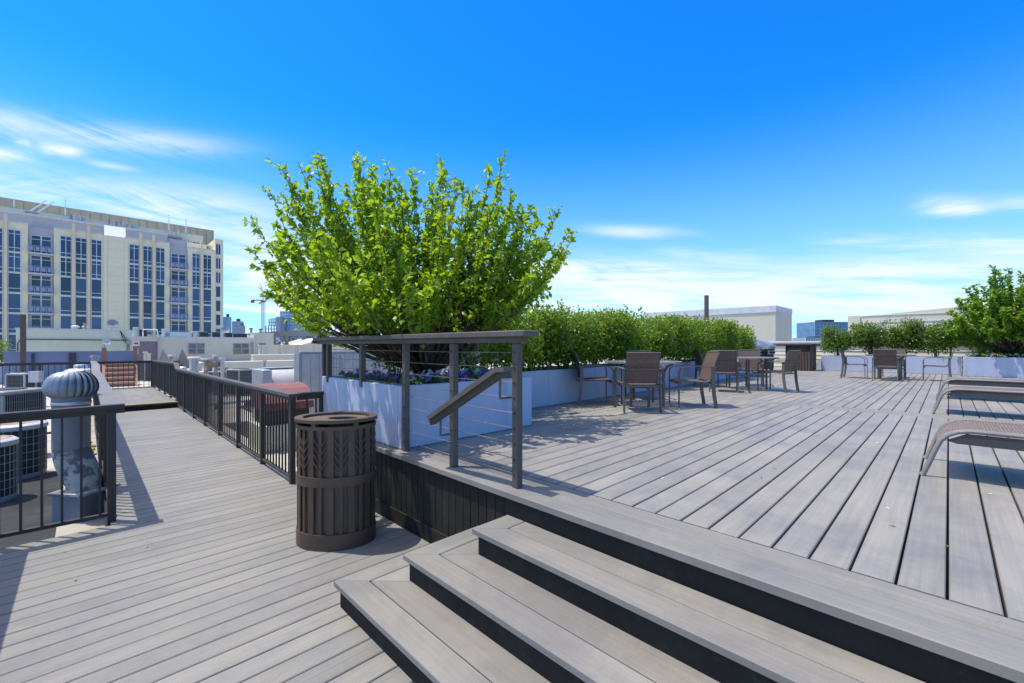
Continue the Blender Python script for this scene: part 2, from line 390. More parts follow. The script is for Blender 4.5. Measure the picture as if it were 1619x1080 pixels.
# ------------------------------------------------------------------ mesh builder and object helpers
class MB:
    def __init__(s):
        s.v = []
        s.f = []

    def add(s, vs, fs):
        b = len(s.v)
        s.v.extend(vs)
        s.f.extend([tuple(i + b for i in f) for f in fs])
        return s

    def box(s, x0, x1, y0, y1, z0, z1):
        return s.add([(x0, y0, z0), (x1, y0, z0), (x1, y1, z0), (x0, y1, z0), (x0, y0, z1), (x1, y0, z1), (x1, y1, z1), (x0, y1, z1)],
                     [(0, 3, 2, 1), (4, 5, 6, 7), (0, 1, 5, 4), (1, 2, 6, 5), (2, 3, 7, 6), (3, 0, 4, 7)])

    def cbox(s, x0, x1, y0, y1, z0, z1, c=.006):
        """box with chamfered upper and vertical edges"""
        c = min(c, (x1 - x0) * .3, (y1 - y0) * .3, (z1 - z0) * .4)

        def ring(k, z):
            a, b2, d, e = x0 + k, x1 - k, y0 + k, y1 - k
            q = c if k == 0 else c * .6
            return [(a + q, d, z), (b2 - q, d, z), (b2, d + q, z), (b2, e - q, z), (b2 - q, e, z), (a + q, e, z), (a, e - q, z), (a, d + q, z)]
        vs = ring(c, z0) + ring(0, z0 + c) + ring(0, z1 - c) + ring(c, z1)
        fs = [tuple(range(7, -1, -1)), tuple(range(24, 32))]
        for r in range(3):
            for i in range(8):
                j = (i + 1) % 8
                fs.append((r * 8 + i, r * 8 + j, r * 8 + 8 + j, r * 8 + 8 + i))
        return s.add(vs, fs)

    def obox(s, c, d, rz=0., rx=0., ry=0.):
        m = Matrix.Translation(c) @ Matrix.Rotation(rz, 4, 'Z') @ Matrix.Rotation(ry, 4, 'Y') @ Matrix.Rotation(rx, 4, 'X')
        x, y, z = d[0] / 2, d[1] / 2, d[2] / 2
        vs = [tuple(m @ Vector(p)) for p in ((-x, -y, -z), (x, -y, -z), (x, y, -z), (-x, y, -z), (-x, -y, z), (x, -y, z), (x, y, z), (-x, y, z))]
        return s.add(vs, [(0, 3, 2, 1), (4, 5, 6, 7), (0, 1, 5, 4), (1, 2, 6, 5), (2, 3, 7, 6), (3, 0, 4, 7)])

    def prism(s, poly, z0, z1, c=0.):
        """vertical extrusion of a plan polygon (counter-clockwise), top edges chamfered by c"""
        n = len(poly)
        ctr = Vector((sum(p[0] for p in poly) / n, sum(p[1] for p in poly) / n))
        vs = [(x, y, z0) for x, y in poly] + [(x, y, z1 - c) for x, y in poly]
        fs = [tuple(range(n - 1, -1, -1))]
        rings = 2
        if c:
            for i in range(n):
                a, b, d = Vector(poly[i - 1]), Vector(poly[i]), Vector(poly[(i + 1) % n])
                e1 = (b - a).normalized()
                e2 = (d - b).normalized()
                n1, n2 = Vector((-e1.y, e1.x)), Vector((-e2.y, e2.x))
                k = (n1 + n2)
                k = k / max(k.length_squared, 1e-6) * 2
                q = b + k * c
                vs.append((q.x, q.y, z1))
            rings = 3
        fs.append(tuple(range((rings - 1) * n, rings * n)))
        for r in range(rings - 1):
            for i in range(n):
                j = (i + 1) % n
                fs.append((r * n + i, r * n + j, r * n + n + j, r * n + n + i))
        return s.add(vs, fs)

    def tube(s, pts, r, n=8, cap=True):
        pts = [Vector(p) for p in pts]
        rs = r if isinstance(r, (list, tuple)) else [r] * len(pts)
        vs, fs = [], []
        up = None
        for i, p in enumerate(pts):
            d = (pts[min(i + 1, len(pts) - 1)] - pts[max(i - 1, 0)])
            if d.length < 1e-9:
                d = Vector((0, 0, 1))
            d.normalize()
            if up is None:
                up = d.orthogonal().normalized()
            else:
                up = (up - d * up.dot(d))
                up = up.normalized() if up.length > 1e-6 else d.orthogonal().normalized()
            sd2 = d.cross(up)
            for k in range(n):
                a = 2 * PI * k / n
                vs.append(tuple(p + (up * math.cos(a) + sd2 * math.sin(a)) * rs[i]))
        for i in range(len(pts) - 1):
            for k in range(n):
                j = (k + 1) % n
                fs.append((i * n + k, i * n + j, (i + 1) * n + j, (i + 1) * n + k))
        if cap:
            fs.append(tuple(range(n - 1, -1, -1)))
            fs.append(tuple(range((len(pts) - 1) * n, len(pts) * n)))
        return s.add(vs, fs)

    def strip(s, pts, wdir, w, th):
        """flat bar swept along pts; wdir = direction of its width"""
        pts = [Vector(p) for p in pts]
        wd = Vector(wdir).normalized()
        vs, fs = [], []
        for i, p in enumerate(pts):
            d = (pts[min(i + 1, len(pts) - 1)] - pts[max(i - 1, 0)]).normalized()
            nn = d.cross(wd).normalized()
            for a, b in ((-1, -1), (1, -1), (1, 1), (-1, 1)):
                vs.append(tuple(p + wd * (a * w / 2) + nn * (b * th / 2)))
        for i in range(len(pts) - 1):
            for k in range(4):
                j = (k + 1) % 4
                fs.append((i * 4 + k, i * 4 + j, i * 4 + 4 + j, i * 4 + 4 + k))
        e = (len(pts) - 1) * 4
        fs += [(3, 2, 1, 0), (e, e + 1, e + 2, e + 3)]
        return s.add(vs, fs)

    def lathe(s, prof, n=24, c=(0, 0), cap=True, sx=1., sy=1.):
        vs, fs = [], []
        for r, z in prof:
            for k in range(n):
                a = 2 * PI * k / n
                vs.append((c[0] + r * sx * math.cos(a), c[1] + r * sy * math.sin(a), z))
        m = len(prof)
        for i in range(m - 1):
            for k in range(n):
                j = (k + 1) % n
                fs.append((i * n + k, i * n + j, i * n + n + j, i * n + n + k))
        if cap:
            fs.append(tuple(range(n - 1, -1, -1)))
            fs.append(tuple(range((m - 1) * n, m * n)))
        return s.add(vs, fs)

    def mesh(s, name, mat, smooth=False):
        me = bpy.data.meshes.new(name)
        me.from_pydata(s.v, [], s.f)
        me.materials.append(mat)
        if smooth:
            me.shade_smooth()
            try:
                me.set_sharp_from_angle(angle=R(38))
            except Exception:
                pass
        me.update()
        return me


OFF = {}


def tag(o, label=None, cat=None, group=None, kind=None):
    for k, v in (('label', label), ('category', cat), ('group', group), ('kind', kind)):
        if v:
            o[k] = v
    return o


def thing(name, label, cat, loc=(0, 0, 0), rz=0., group=None):
    o = bpy.data.objects.new(name, None)
    COL.objects.link(o)
    o.location = loc
    o.rotation_euler = (0, 0, rz)
    o.empty_display_size = .1
    OFF[o.name] = tuple(loc)
    return tag(o, label, cat, group)


def put(name, me, parent=None, loc=(0, 0, 0), rot=None, scale=None):
    o = bpy.data.objects.new(name, me)
    COL.objects.link(o)
    o.parent = parent
    o.location = loc
    if rot:
        o.rotation_euler = rot
    if scale:
        o.scale = scale
    return o


def obj(name, mb, mat, parent=None, world=False, smooth=False, label=None, kind=None):
    """one mesh object; world=True means its vertices are in world coordinates"""
    if world and parent is not None:
        ox, oy, oz = OFF[parent.name]
        mb.v = [(x - ox, y - oy, z - oz) for x, y, z in mb.v]
    o = put(name, mb.mesh(name, mat, smooth), parent)
    if parent is not None:
        OFF[o.name] = OFF.get(parent.name, (0, 0, 0))
    return tag(o, label, None, None, kind)


def struct(name, mb, mat):
    o = obj(name, mb, mat)
    OFF[o.name] = (0, 0, 0)
    return tag(o, kind='structure')


def dup(root, loc, rz, label, group=None, scale=None):
    kids = [(root, None)]
    r = root.copy()
    COL.objects.link(r)
    r.location = loc
    r.rotation_euler = (0, 0, rz)
    r['label'] = label
    if group:
        r['group'] = group
    if scale:
        r.scale = scale
    for ch in root.children:
        c = ch.copy()
        COL.objects.link(c)
        c.parent = r
        for g in ch.children:
            q = g.copy()
            COL.objects.link(q)
            q.parent = c
    return r


def D(px, t):
    """plan position seen in picture column px (of 1619) at depth t along the view axis"""
    r = (px - 809.5) / 682
    return t * (FW[0] + r * RT[0]), t * (FW[1] + r * RT[1])


def Z(py, t):
    return 1.63 + (547 - py) * t / 682


def bez(a, b, c, n):
    a, b, c = Vector(a), Vector(b), Vector(c)
    return [a * (1 - i / n) ** 2 + b * 2 * (i / n) * (1 - i / n) + c * (i / n) ** 2 for i in range(n + 1)]


# ------------------------------------------------------------------ ground and roof
ROOF_Z = -.30
struct('ground', MB().box(-2500, 2500, -2500, 2500, -22.2, -22), M['ground'])
mb = MB()
mb.box(-75, 90, 5.0, 104.5, -21.9, ROOF_Z)  # carried on to the apartment facade to bounce warm sunlight onto it
mb.box(1.5, 34, -40, 5.0, -21.9, ROOF_Z - .02)
mb.box(-45, 1.5, -40, 5.0, -21.9, ROOF_Z - .01)
struct('flat_roof', mb, M['roof'])
struct('roof_felt', MB().box(-7, -.22, 5.2, 9.6, ROOF_Z + .004, ROOF_Z + .010), M['asphalt'])
struct('roof_felt', MB().box(-7, -1.6, 9.6, 12.6, ROOF_Z + .004, ROOF_Z + .009), M['asphalt'])
struct('concrete_strip', MB().box(-.22, .16, 5.2, 19, ROOF_Z + .004, ROOF_Z + .02), M['concrete'])

# ------------------------------------------------------------------ lower deck, walkway and raised platform
low = struct('lower_deck', MB().box(-.72, 2.03, -2.0, 5.38, -.22, -.034).box(.14, 1.78, 5.382, 14.44, -.22, -.034), M['under'])
low_me = {}


def board_mesh(key, L, w, mat, axis='x', th=.024, c=.0045):
    mbb = MB()
    prof = [(-w / 2, -th), (w / 2, -th), (w / 2, -c), (w / 2 - c, 0), (-w / 2 + c, 0), (-w / 2, -c)]
    n = len(prof)
    if axis == 'x':
        vs = [(0, y, z) for y, z in prof] + [(L, y, z) for y, z in prof]
    else:
        vs = [(-y, 0, z) for y, z in prof] + [(-y, L, z) for y, z in prof]
    fs = [tuple(range(n - 1, -1, -1)), tuple(range(n, 2 * n))] + [(i, (i + 1) % n, n + (i + 1) % n, n + i) for i in range(n)]
    mbb.add(vs, fs)
    return mbb.mesh(key, mat)


rng = random.Random(4)
P = .147
wide = board_mesh('deck_board', 2.728, P - .0075, M['deck_x'])
walk = board_mesh('deck_board', 1.60, P - .0075, M['deck_x'])
k = 0
y = 4.62 + .8 - P / 2 - .065
y0 = 4.62 - P / 2
for i in range(-6, 47):
    yy = y0 - i * P
    if yy > 5.4:
        continue
    put('deck_board', wide, low, (-.70, yy, rng.uniform(-.0012, .0012)))
last = y0 + 5 * P
for i in range(1, 80):
    yy = last + i * P
    if yy > 14.33:
        break
    put('deck_board', walk, low, (.16, yy, rng.uniform(-.0012, .0012)))
plat_y0 = 14.42
plat = struct('raised_platform', MB().box(.18, 1.74, plat_y0 + .02, 20.2, -.2, .112), M['under'])
for i in range(5):
    put('deck_board', walk, plat, (.16, plat_y0 + .055 + i * P, .14))
long_me = board_mesh('deck_board', 20.25 - plat_y0 - .74, .2, M['deck_y'], 'y')
for i in range(8):
    put('deck_board', long_me, plat, (.16 + .1 + i * .2, plat_y0 + .735, .14))
obj('riser', MB().box(.16, 1.76, plat_y0 - .03, plat_y0 - .004, -.02, .113), M['black'], plat)
obj('nosing_strip', MB().box(.16, 1.76, plat_y0 - .045, plat_y0 + .03, .1405, .158), M['hazard'], plat)
obj('end_kerb', MB().box(.1, 1.8, 20.21, 20.3, -.1, .17), M['rusty'], plat)

# ------------------------------------------------------------------ upper deck
UZ = .655
EDGE = 2.0
up = struct('upper_deck', MB().box(2.05, 21.4, -10, 6.25, -.29, UZ - .032), M['under'])
PU = .15
seg_a = board_mesh('deck_board', 8.19 - 2.362, PU - .0105, M['deck_up'])
seg_b = board_mesh('deck_board', 21.3 - 8.585, PU - .0105, M['deck_up'])
for i in range(-58, 41):
    yy = .004 + (i + .5) * PU
    put('deck_board', seg_a, up, (2.362, yy, UZ + rng.uniform(-.0012, .0012)))
    put('deck_board', seg_b, up, (8.585, yy, UZ + rng.uniform(-.0012, .0012)))
brk = board_mesh('deck_board', 15.0, .193, M['deck_y'], 'y')
put('deck_board', brk, up, (8.2915, -8.7, UZ))
put('deck_board', brk, up, (8.4855, -8.7, UZ))
trim = board_mesh('trim_board', 15.0, .138, M['deck_y'], 'y')
put('trim_board', trim, up, (2.286, -8.9, UZ))
nose = board_mesh('nosing_board', 15.0, .21, M['deck_y'], 'y', .042, .005)
put('nosing_board', nose, up, (EDGE + .1055, -8.9, UZ))
FX = EDGE + .032
# riser behind the steps, then vertical fascia boards with a base board
obj('riser', MB().cbox(FX, FX + .02, -8.9, 2.045, .3, UZ - .044, .002), M['fascia'], up)
fb = MB().cbox(0, .02, -.0435, .0435, 0, UZ - .044 - .02, .003).mesh('fascia_board', M['fascia'])
yb = 2.045 + .045
while yb < 5.9:
    put('fascia_board', fb, up, (FX, yb, .02))
    yb += .0902
obj('base_board', MB().cbox(FX - .014, FX - .001, 2.7, 6.0, .002, .132, .003), M['fascia'], up)
obj('end_fascia', MB().box(15.5, 21.3, 6.255, 6.275, -.29, UZ - .01), M['fascia'], up)

# ------------------------------------------------------------------ steps wrapping round the corner
steps = thing('deck_steps', 'wide grey composite steps with mitred corners leading up to the raised deck', 'steps', (2.0, 1.0, 0))
XS, YS, RZ = [1.10, 1.41, 1.715], [2.70, 2.40, 2.095], [.164, .328, .491]
for i in range(3):
    x, ye, z = XS[i], YS[i], RZ[i]
    t0 = z - .033
    w = .158
    g = .0025
    bk = FX - .004
    obj('tread_board', MB().prism([(x, -3.2), (x + w, -3.2), (x + w, ye - w - g), (x, ye - g)], t0, z, .004), M['deck_y'], steps, True)
    obj('tread_board', MB().prism([(x + g, ye), (x + w + g, ye - w), (bk, ye - w), (bk, ye)], t0, z, .004), M['deck_x'], steps, True)
    w2 = w + .006
    W2 = min(.36, bk - x - .002)
    obj('tread_board', MB().prism([(x + w2, -3.2), (x + W2, -3.2), (x + W2, ye - W2 - g), (x + w2, ye - w2 - g)], t0, z - .001, .003), M['deck_y'], steps, True)
    if True:
        obj('tread_board', MB().prism([(x + w2 + g, ye - w2), (x + W2 + g, ye - W2), (bk + .001, ye - W2), (bk + .001, ye - w2)], t0, z - .001, .003), M['deck_x'], steps, True)
    zb = 0.001 if i == 0 else RZ[i - 1] + .001
    obj('riser', MB().box(x + .03, x + .05, -3.2, ye - .03, zb, t0 - .001), M['fascia'], steps, True)
    obj('riser', MB().box(x + .053, bk, ye - .05, ye - .03, zb, t0 - .001), M['fascia'], steps, True)


# ------------------------------------------------------------------ railings
def baluster_rail(label, group, p0, p1, zt0, zt1, z0, posts, capw=.14, end0=.07, end1=.07, capmat='railcap', steps_at=None, spacing=.122, name='guardrail'):
    """dark metal railing from plan point p0 to p1: flat cap board, top and bottom rails, posts, balusters. zt = top height"""
    a, b = Vector(p0), Vector(p1)
    L = (b - a).length
    d = (b - a) / L
    rz = math.atan2(d.y, d.x)
    t = thing(name, label, 'railing', (a.x, a.y, 0), rz, group)
    top = steps_at or [(0, zt0), (L, zt1)]

    def zt(s):
        for (s0, h0), (s1, h1) in zip(top, top[1:]):
            if s <= s1:
                return h0 + (h1 - h0) * max(0, (s - s0)) / max(s1 - s0, 1e-6)
        return top[-1][1]
    pts = [(-end0, 0, top[0][1] - .018)] + [(s, 0, h - .018) for s, h in top[1:-1]] + [(L + end1, 0, top[-1][1] - .018)]
    obj('cap_board', MB().strip(pts, (0, 1, 0), capw, .036), M[capmat], t)
    pts2 = [(x, 0, z - .042) for x, y_, z in pts]
    obj('top_rail', MB().strip(pts2, (0, 1, 0), .05, .044), M['rail'], t)
    zb = [z0 if not callable(z0) else z0(s) for s, _ in top]
    obj('bottom_rail', MB().strip([(s if 0 < s < L else (s + (.02 if s == 0 else -.02)), 0, h + .07) for (s, _), h in zip(top, zb)], (0, 1, 0), .04, .03), M['rail'], t)
    zf = (lambda s: z0(s)) if callable(z0) else (lambda s: z0)
    cache = {}
    for s in posts:
        h = zt(s) - .064
        obj('post', MB().cbox(s - .03, s + .03, -.03, .03, zf(s) - .12, h, .003), M['rail'], t)
    n = int(L / spacing)
    for i in range(1, n + 1):
        s = i * L / (n + 1)
        if min([abs(s - q) for q in posts] or [9]) < .045:
            continue
        h = round(zt(s) - .064 - zf(s) - .085, 3)
        if h not in cache:
            cache[h] = MB().box(-.0085, .0085, -.0085, .0085, 0, h).mesh('baluster', M['rail'])
        put('baluster', cache[h], t, (s, 0, zf(s) + .085))
    return t


G = 'dark metal guardrails with balusters'
baluster_rail('dark guardrail across the front left corner before the turbine vent', G, (-.63, 5.47), (.21, 5.47), 1.075, 1.085, 0., [0.015, .80], .10, 0, .05, 'rail', spacing=.126)
baluster_rail('dark guardrail along the left edge of the wide boards', G, (-.64, 1.9), (-.64, 5.40), 1.075, 1.075, 0., [.05, 1.2, 2.35, 3.45], .13, .05, .12, 'rail')
L1 = 14.55 - 5.55
zw = lambda s: 0. if s < 8.9 else .14
baluster_rail('dark guardrail on the left of the narrow walkway with pale flat cap', G, (.17, 5.545), (.17, 20.25), 0, 0, zw,
              [1.25, 2.55, 3.85, 5.15, 6.45, 7.75, 8.85, 10.2, 11.5, 12.8, 14.6], .14, .045, .06, 'railcap_light',
              [(0, 1.075), (L1 - .12, 1.03), (L1 + .22, 1.17), (14.705, 1.12)])
L2 = 14.55 - 5.47
baluster_rail('dark guardrail on the right of the narrow walkway ending beside the bin', G, (1.74, 5.47), (1.74, 20.25), 0, 0, lambda s: 0. if s < 9. else .14,
              [.0, 1.2, 2.53, 3.87, 5.2, 6.5, 7.8, 9.0, 10.3, 11.6, 13, 14.6], .11, .055, .06, 'railcap',
              [(0, 1.065), (L2 - .12, 1.03), (L2 + .22, 1.17), (14.78, 1.12)])
baluster_rail('short dark guardrail between the walkway rail and the nearest planter', G, (1.80, 5.47), (2.13, 5.50), 1.065, 1.065, 0., [.30], .10, 0, .03, 'rail')
baluster_rail('dark guardrail closing the far end of the walkway', G, (-6.5, 20.36), (1.76, 20.36), 1.10, 1.10, .05, [.1, 1.4, 2.75, 4.1, 5.45, 6.75, 8.2], .08, .05, .05, 'rail', spacing=.14)


def cable_rail():
    t = thing('cable_railing', 'bronze cable railing with wide cap board at the top of the steps', 'railing', (2.10, 2.09, UZ))
    X = 2.115
    cap = MB().cbox(X - .075, X + .075, 1.955, 5.66, 1.692, 1.735, .006)
    obj('cap_board', cap, M['railcap'], t, True)
    obj('top_rail', MB().box(X - .035, X + .035, 2.02, 5.62, 1.652, 1.690), M['post'], t, True)
    for y_, zb in ((2.09, UZ), (2.81, UZ), (3.545, UZ), (4.43, 1.19), (5.33, 1.19)):
        p = obj('post', MB().cbox(X - .027, X + .027, y_ - .027, y_ + .027, zb, 1.65, .004), M['post'], t, True)
        if zb == UZ:
            pl = MB()
            for j in range(9):
                zc = .745 + j * .105
                pl.tube([(X - .0285, y_, zc), (X - .0325, y_, zc)], .008, 8)
            obj('cable_fitting', pl, M['steel_dark'], p, True)
    for j in range(9):
        zc = .745 + j * .105
        y1 = 3.54 if zc < 1.22 else 5.35
        obj('cable', MB().tube([(X, 2.09, zc), (X, 2.81, zc - .004), (X, y1, zc)], .0033, 6), M['cable'], t, True)
    return t


cable_rail()
hr = thing('stair_handrail', 'sloping bronze handrail bracketed to the cable railing posts', 'handrail', (1.98, 2.09, 1.5))
HX = 1.985
hp = [(HX, 2.045, 1.495), (HX, 2.135, 1.487), (HX, 2.93, 1.070)]
obj('grip_rail', MB().strip([(x, y_, z - .018) for x, y_, z in hp], (1, 0, 0), .085, .034), M['post'], hr, True)
obj('under_rail', MB().strip([(x, y_, z - .057) for x, y_, z in hp], (1, 0, 0), .045, .042), M['rail'], hr, True)
for y_, z in ((2.125, 1.425), (2.81, 1.075)):
    obj('bracket', MB().tube([(HX, y_, z), (HX, y_, z - .15), (2.09, y_, z - .15)], .0095, 8), M['post'], hr, True)

# back railing along the roof edge, behind the planters
br = thing('edge_railing', 'dark railing behind the hedge planters along the roof edge', 'railing', (8, 5.68, UZ), group='roof edge railings')
obj('cap_rail', MB().box(2.05, 15.9, 5.66, 5.72, 1.66, 1.70), M['slatwood'], br, True)
for i in range(10):
    x = 2.2 + i * 1.5
    obj('post', MB().box(x - .025, x + .025, 5.665, 5.715, -.2, 1.658), M['slatwood'], br, True)
br = thing('edge_railing', 'dark brown railing behind the four small shrubs', 'railing', (21.8, 2, UZ), group='roof edge railings')
obj('cap_rail', MB().box(22.28, 22.40, -12, 6.2, 1.615, 1.725), M['slatwood'], br, True)
for i in range(9):
    y_ = 6.1 - i * 2.05
    obj('post', MB().box(22.31, 22.37, y_ - .035, y_ + .035, -.2, 1.613), M['slatwood'], br, True)


# ------------------------------------------------------------------ planters
def planter(label, x0, x1, y0, y1, zt, seams=()):
    t = thing('planter', label, 'planter', ((x0 + x1) / 2, (y0 + y1) / 2, UZ), group='pale stucco planters')
    w = .07
    mbx = MB().cbox(x0, x1, y0, y0 + w, UZ + .004, zt, .008)
    xs = [x0] + list(seams) + [x1]
    for a, b in zip(xs, xs[1:]):
        obj('front_panel', MB().cbox(a + (.0015 if a != x0 else 0), b - (.0015 if b != x1 else 0), y0, y0 + w, UZ + .004, zt, .006), M['stucco'], t, True)
    obj('back_panel', MB().cbox(x0, x1, y1 - w, y1, UZ + .004, zt, .008), M['stucco'], t, True)
    obj('side_panel', MB().cbox(x0, x0 + w, y0 + w + .001, y1 - w - .001, UZ + .004, zt - .001, .006), M['stucco'], t, True)
    obj('side_panel', MB().cbox(x1 - w, x1, y0 + w + .001, y1 - w - .001, UZ + .004, zt - .001, .006), M['stucco'], t, True)
    r2 = random.Random(int(x0 * 100))
    s = MB()
    nx, ny = max(2, int((x1 - x0) / .25)), 6
    vs = []
    for i in range(nx + 1):
        for j in range(ny + 1):
            vs.append((x0 + w + (x1 - x0 - 2 * w) * i / nx, y0 + w + (y1 - y0 - 2 * w) * j / ny, zt - .07 + r2.uniform(-.02, .03)))
    s.add(vs, [(i * (ny + 1) + j, (i + 1) * (ny + 1) + j, (i + 1) * (ny + 1) + j + 1, i * (ny + 1) + j + 1) for i in range(nx) for j in range(ny)])
    obj('soil', s, M['soil'], t, True)
    return t


planter('square pale stucco planter holding the big green tree', 2.10, 3.90, 3.60, 5.52, 1.25)
planter('long pale stucco planter under the tall hedge', 3.93, 15.7, 4.57, 5.50, 1.235, (5.35, 7.7, 10.0, 12.3))
# the two planters at the back are seen on their -X side
planter('pale stucco planter under the four small round shrubs', 20.75, 21.75, -.30, 3.56, 1.255)
planter('pale stucco planter holding the round tree and clump of grass', 20.15, 21.75, -6.5, -.33, 1.275)


# ------------------------------------------------------------------ foliage
def add_leaf(mb, p, d, nrm, L, w, fold=.25):
    d = d.normalized()
    s = d.cross(nrm)
    if s.length < 1e-4:
        s = d.orthogonal()
    s.normalize()
    n = s.cross(d)
    m = p + d * (L * .45)
    b = len(mb.v)
    mb.v += [tuple(p), tuple(m + s * (w / 2) + n * (w * fold)), tuple(p + d * L - n * (L * .12)), tuple(m - s * (w / 2) + n * (w * fold)), tuple(m)]
    mb.f += [(b, b + 4, b + 1), (b + 1, b + 4, b + 2), (b, b + 3, b + 4), (b + 3, b + 2, b + 4)]


def rdir(r, up=0.):
    v = Vector((r.gauss(0, 1), r.gauss(0, 1), r.gauss(0, 1) + up))
    return v.normalized()


def make_tree(name, label, base, tips, seed, leaf, mat, group, twig_n=15, leaf_n=8, twig_len=(.16, .42), leaf_floor=.0, r0=.03, trunk_r=.10, trunk_h=.16):
    """vase-shaped multi-stem tree. tips are points relative to base"""
    r = random.Random(seed)
    t = thing(name, label, 'tree', base, 0, group)
    wood, lv = MB(), MB()
    wood.tube([(0, 0, -.08), (0, .01, trunk_h * .4), (.01, 0, trunk_h)], [trunk_r * 1.25, trunk_r, trunk_r * .9], 10)
    for tip in tips:
        tip = Vector(tip)
        h = Vector((tip.x, tip.y, 0))
        low = max(0., min(1., 1 - tip.z / 2.4))
        ctrl = Vector((tip.x * (.66 + .06 * low), tip.y * (.66 + .06 * low), tip.z * (.34 + .34 * low)))
        st = h.normalized() * trunk_r * .55 if h.length > .01 else Vector((0, 0, 0))
        st.z = trunk_h * .6
        N = 12
        path = bez(st, ctrl, tip, N)
        for i in range(2, N):
            path[i] = path[i] + Vector((r.gauss(0, .018), r.gauss(0, .018), r.gauss(0, .012)))
        rad = [max(.0035, r0 * (1 - i / N) ** .9 * (0.75 + .5 * r.random() * (1 if i == 0 else 0))) for i in range(N + 1)]
        wood.tube(path, rad, 6)
        for q in range(twig_n):
            s = .42 + .58 * ((q + r.random()) / twig_n)
            i = min(int(s * N), N - 1)
            p = path[i].lerp(path[i + 1], s * N - i)
            along = (path[i + 1] - path[i]).normalized()
            out = rdir(r, .25)
            if p.z < leaf_floor and s < .85:
                continue
            d = (along * .55 + out * .9 + Vector((0, 0, .25))).normalized()
            ln = r.uniform(*twig_len) * (1.3 - .9 * s)
            e = p + d * ln
            wood.tube([p, p.lerp(e, .5) + rdir(r) * .015, e], [.0045, .0035, .002], 4, False)
            nl = max(3, int(leaf_n * (.6 + .6 * r.random())))
            for k2 in range(nl):
                f = (k2 + .6) / nl
                pp = p.lerp(e, f)
                dd = (d * .5 + rdir(r) * 1.0 + Vector((0, 0, -.15))).normalized()
                nn = (rdir(r) * .9 + Vector((0, 0, .9))).normalized()
                L = leaf * r.choice((.55, .75, .9, 1., 1.1, 1.3)) * r.uniform(.9, 1.1)
                add_leaf(lv, pp, dd, nn, L, L * r.uniform(.5, .68), r.uniform(.1, .35))
        for k2 in range(int(38 * (1 + tip.length / 3))):          # leaves set close along the outer shoot itself
            s = .50 + .50 * r.random() ** .8
            i = min(int(s * N), N - 1)
            p = path[i].lerp(path[i + 1], s * N - i)
            dd = (rdir(r) + (path[i + 1] - path[i]).normalized() * .6).normalized()
            L = leaf * r.uniform(.6, 1.15)
            add_leaf(lv, p, dd, (rdir(r) + Vector((0, 0, .8))).normalized(), L, L * .58)
    obj('trunk', wood, M['bark'], t, smooth=True)
    obj('crown', lv, mat, t, kind='stuff')
    return t


TB = Vector((3.0, 4.55, 1.19))


def lat(l, d, z):
    """tip relative to the main tree's foot: l across the view, d away from it, z above the roof datum"""
    return (RT[0] * l + FW[0] * d, RT[1] * l + FW[1] * d, z - TB.z)


rt = random.Random(11)
outline = [(400.5, 345), (441.7, 259), (477.6, 256), (522, 244), (556, 242), (572, 247), (596, 262), (623, 271), (650, 269), (690, 251), (712, 278), (735, 286),
           (803, 254), (782, 295), (836, 333), (854, 329), (884, 330), (894, 364), (887, 415), (856, 442), (409, 394), (421, 442), (462, 480), (459, 506), (818, 466), (420, 300), (500, 300), (760, 320), (800, 490), (480, 515), (870, 390)]
tips = []
for px, py in outline:
    d = rt.uniform(-.55, .5)
    t_ = 5.35 + d
    tips.append(lat((px - 674) * t_ / 682 + 0, d, 1.63 + (547 - py) * t_ / 682))
    if py < 345:                                                  # shoots beside each tall one
        for q in range(3):
            qx, qy, qd = px + rt.uniform(-24, 24) + (665 - px) * .05, py + rt.uniform(16, 70), d + rt.uniform(-.3, .3)
            tips.append(lat((qx - 674) * (5.35 + qd) / 682, qd, 1.63 + (547 - qy) * (5.35 + qd) / 682))
for i in range(105):                                              # the body of the crown, front to back
    while True:
        px, py = rt.uniform(415, 885), rt.uniform(275, 508)
        e = ((px - 655) / 240) ** 2 + ((py - 425) / (150 if py < 425 else 88)) ** 2
        if e < 1:
            break
    d = rt.uniform(-1.75, 1.35) * math.sqrt(1 - .7 * e)
    t_ = 5.35 + d
    tips.append(lat((px - 674) * t_ / 682, d, 1.63 + (547 - py) * t_ / 682))
make_tree('maple_tree', 'large bright green multi-stem tree spreading over the square planter', tuple(TB), tips, 3, .078, M['leaf'], None, 13, 9, leaf_floor=.62)

rt = random.Random(23)
tips = []
for i in range(100):
    a = rt.uniform(0, 2 * PI)
    q = math.sqrt(rt.random())
    rr = 1.55 * q
    zt_ = 2.95 * (1 - .62 * q ** 2.6) * rt.uniform(.62, 1.0)
    tips.append((rr * math.cos(a), rr * math.sin(a), max(.55, zt_)))
tips += [(-.3, .45, 2.98), (.1, .1, 2.9), (.2, -.5, 2.95), (-.2, 1.0, 2.35), (.0, -1.0, 2.7), (0, 1.42, 1.62), (.1, 1.25, 1.95)]
make_tree('round_tree', 'round green tree in the far right planter beside the grass clump', (21.0, -1.45, 1.20), tips, 8, .105, M['leaf_r'], None, 20, 12, (.2, .42), trunk_r=.08)


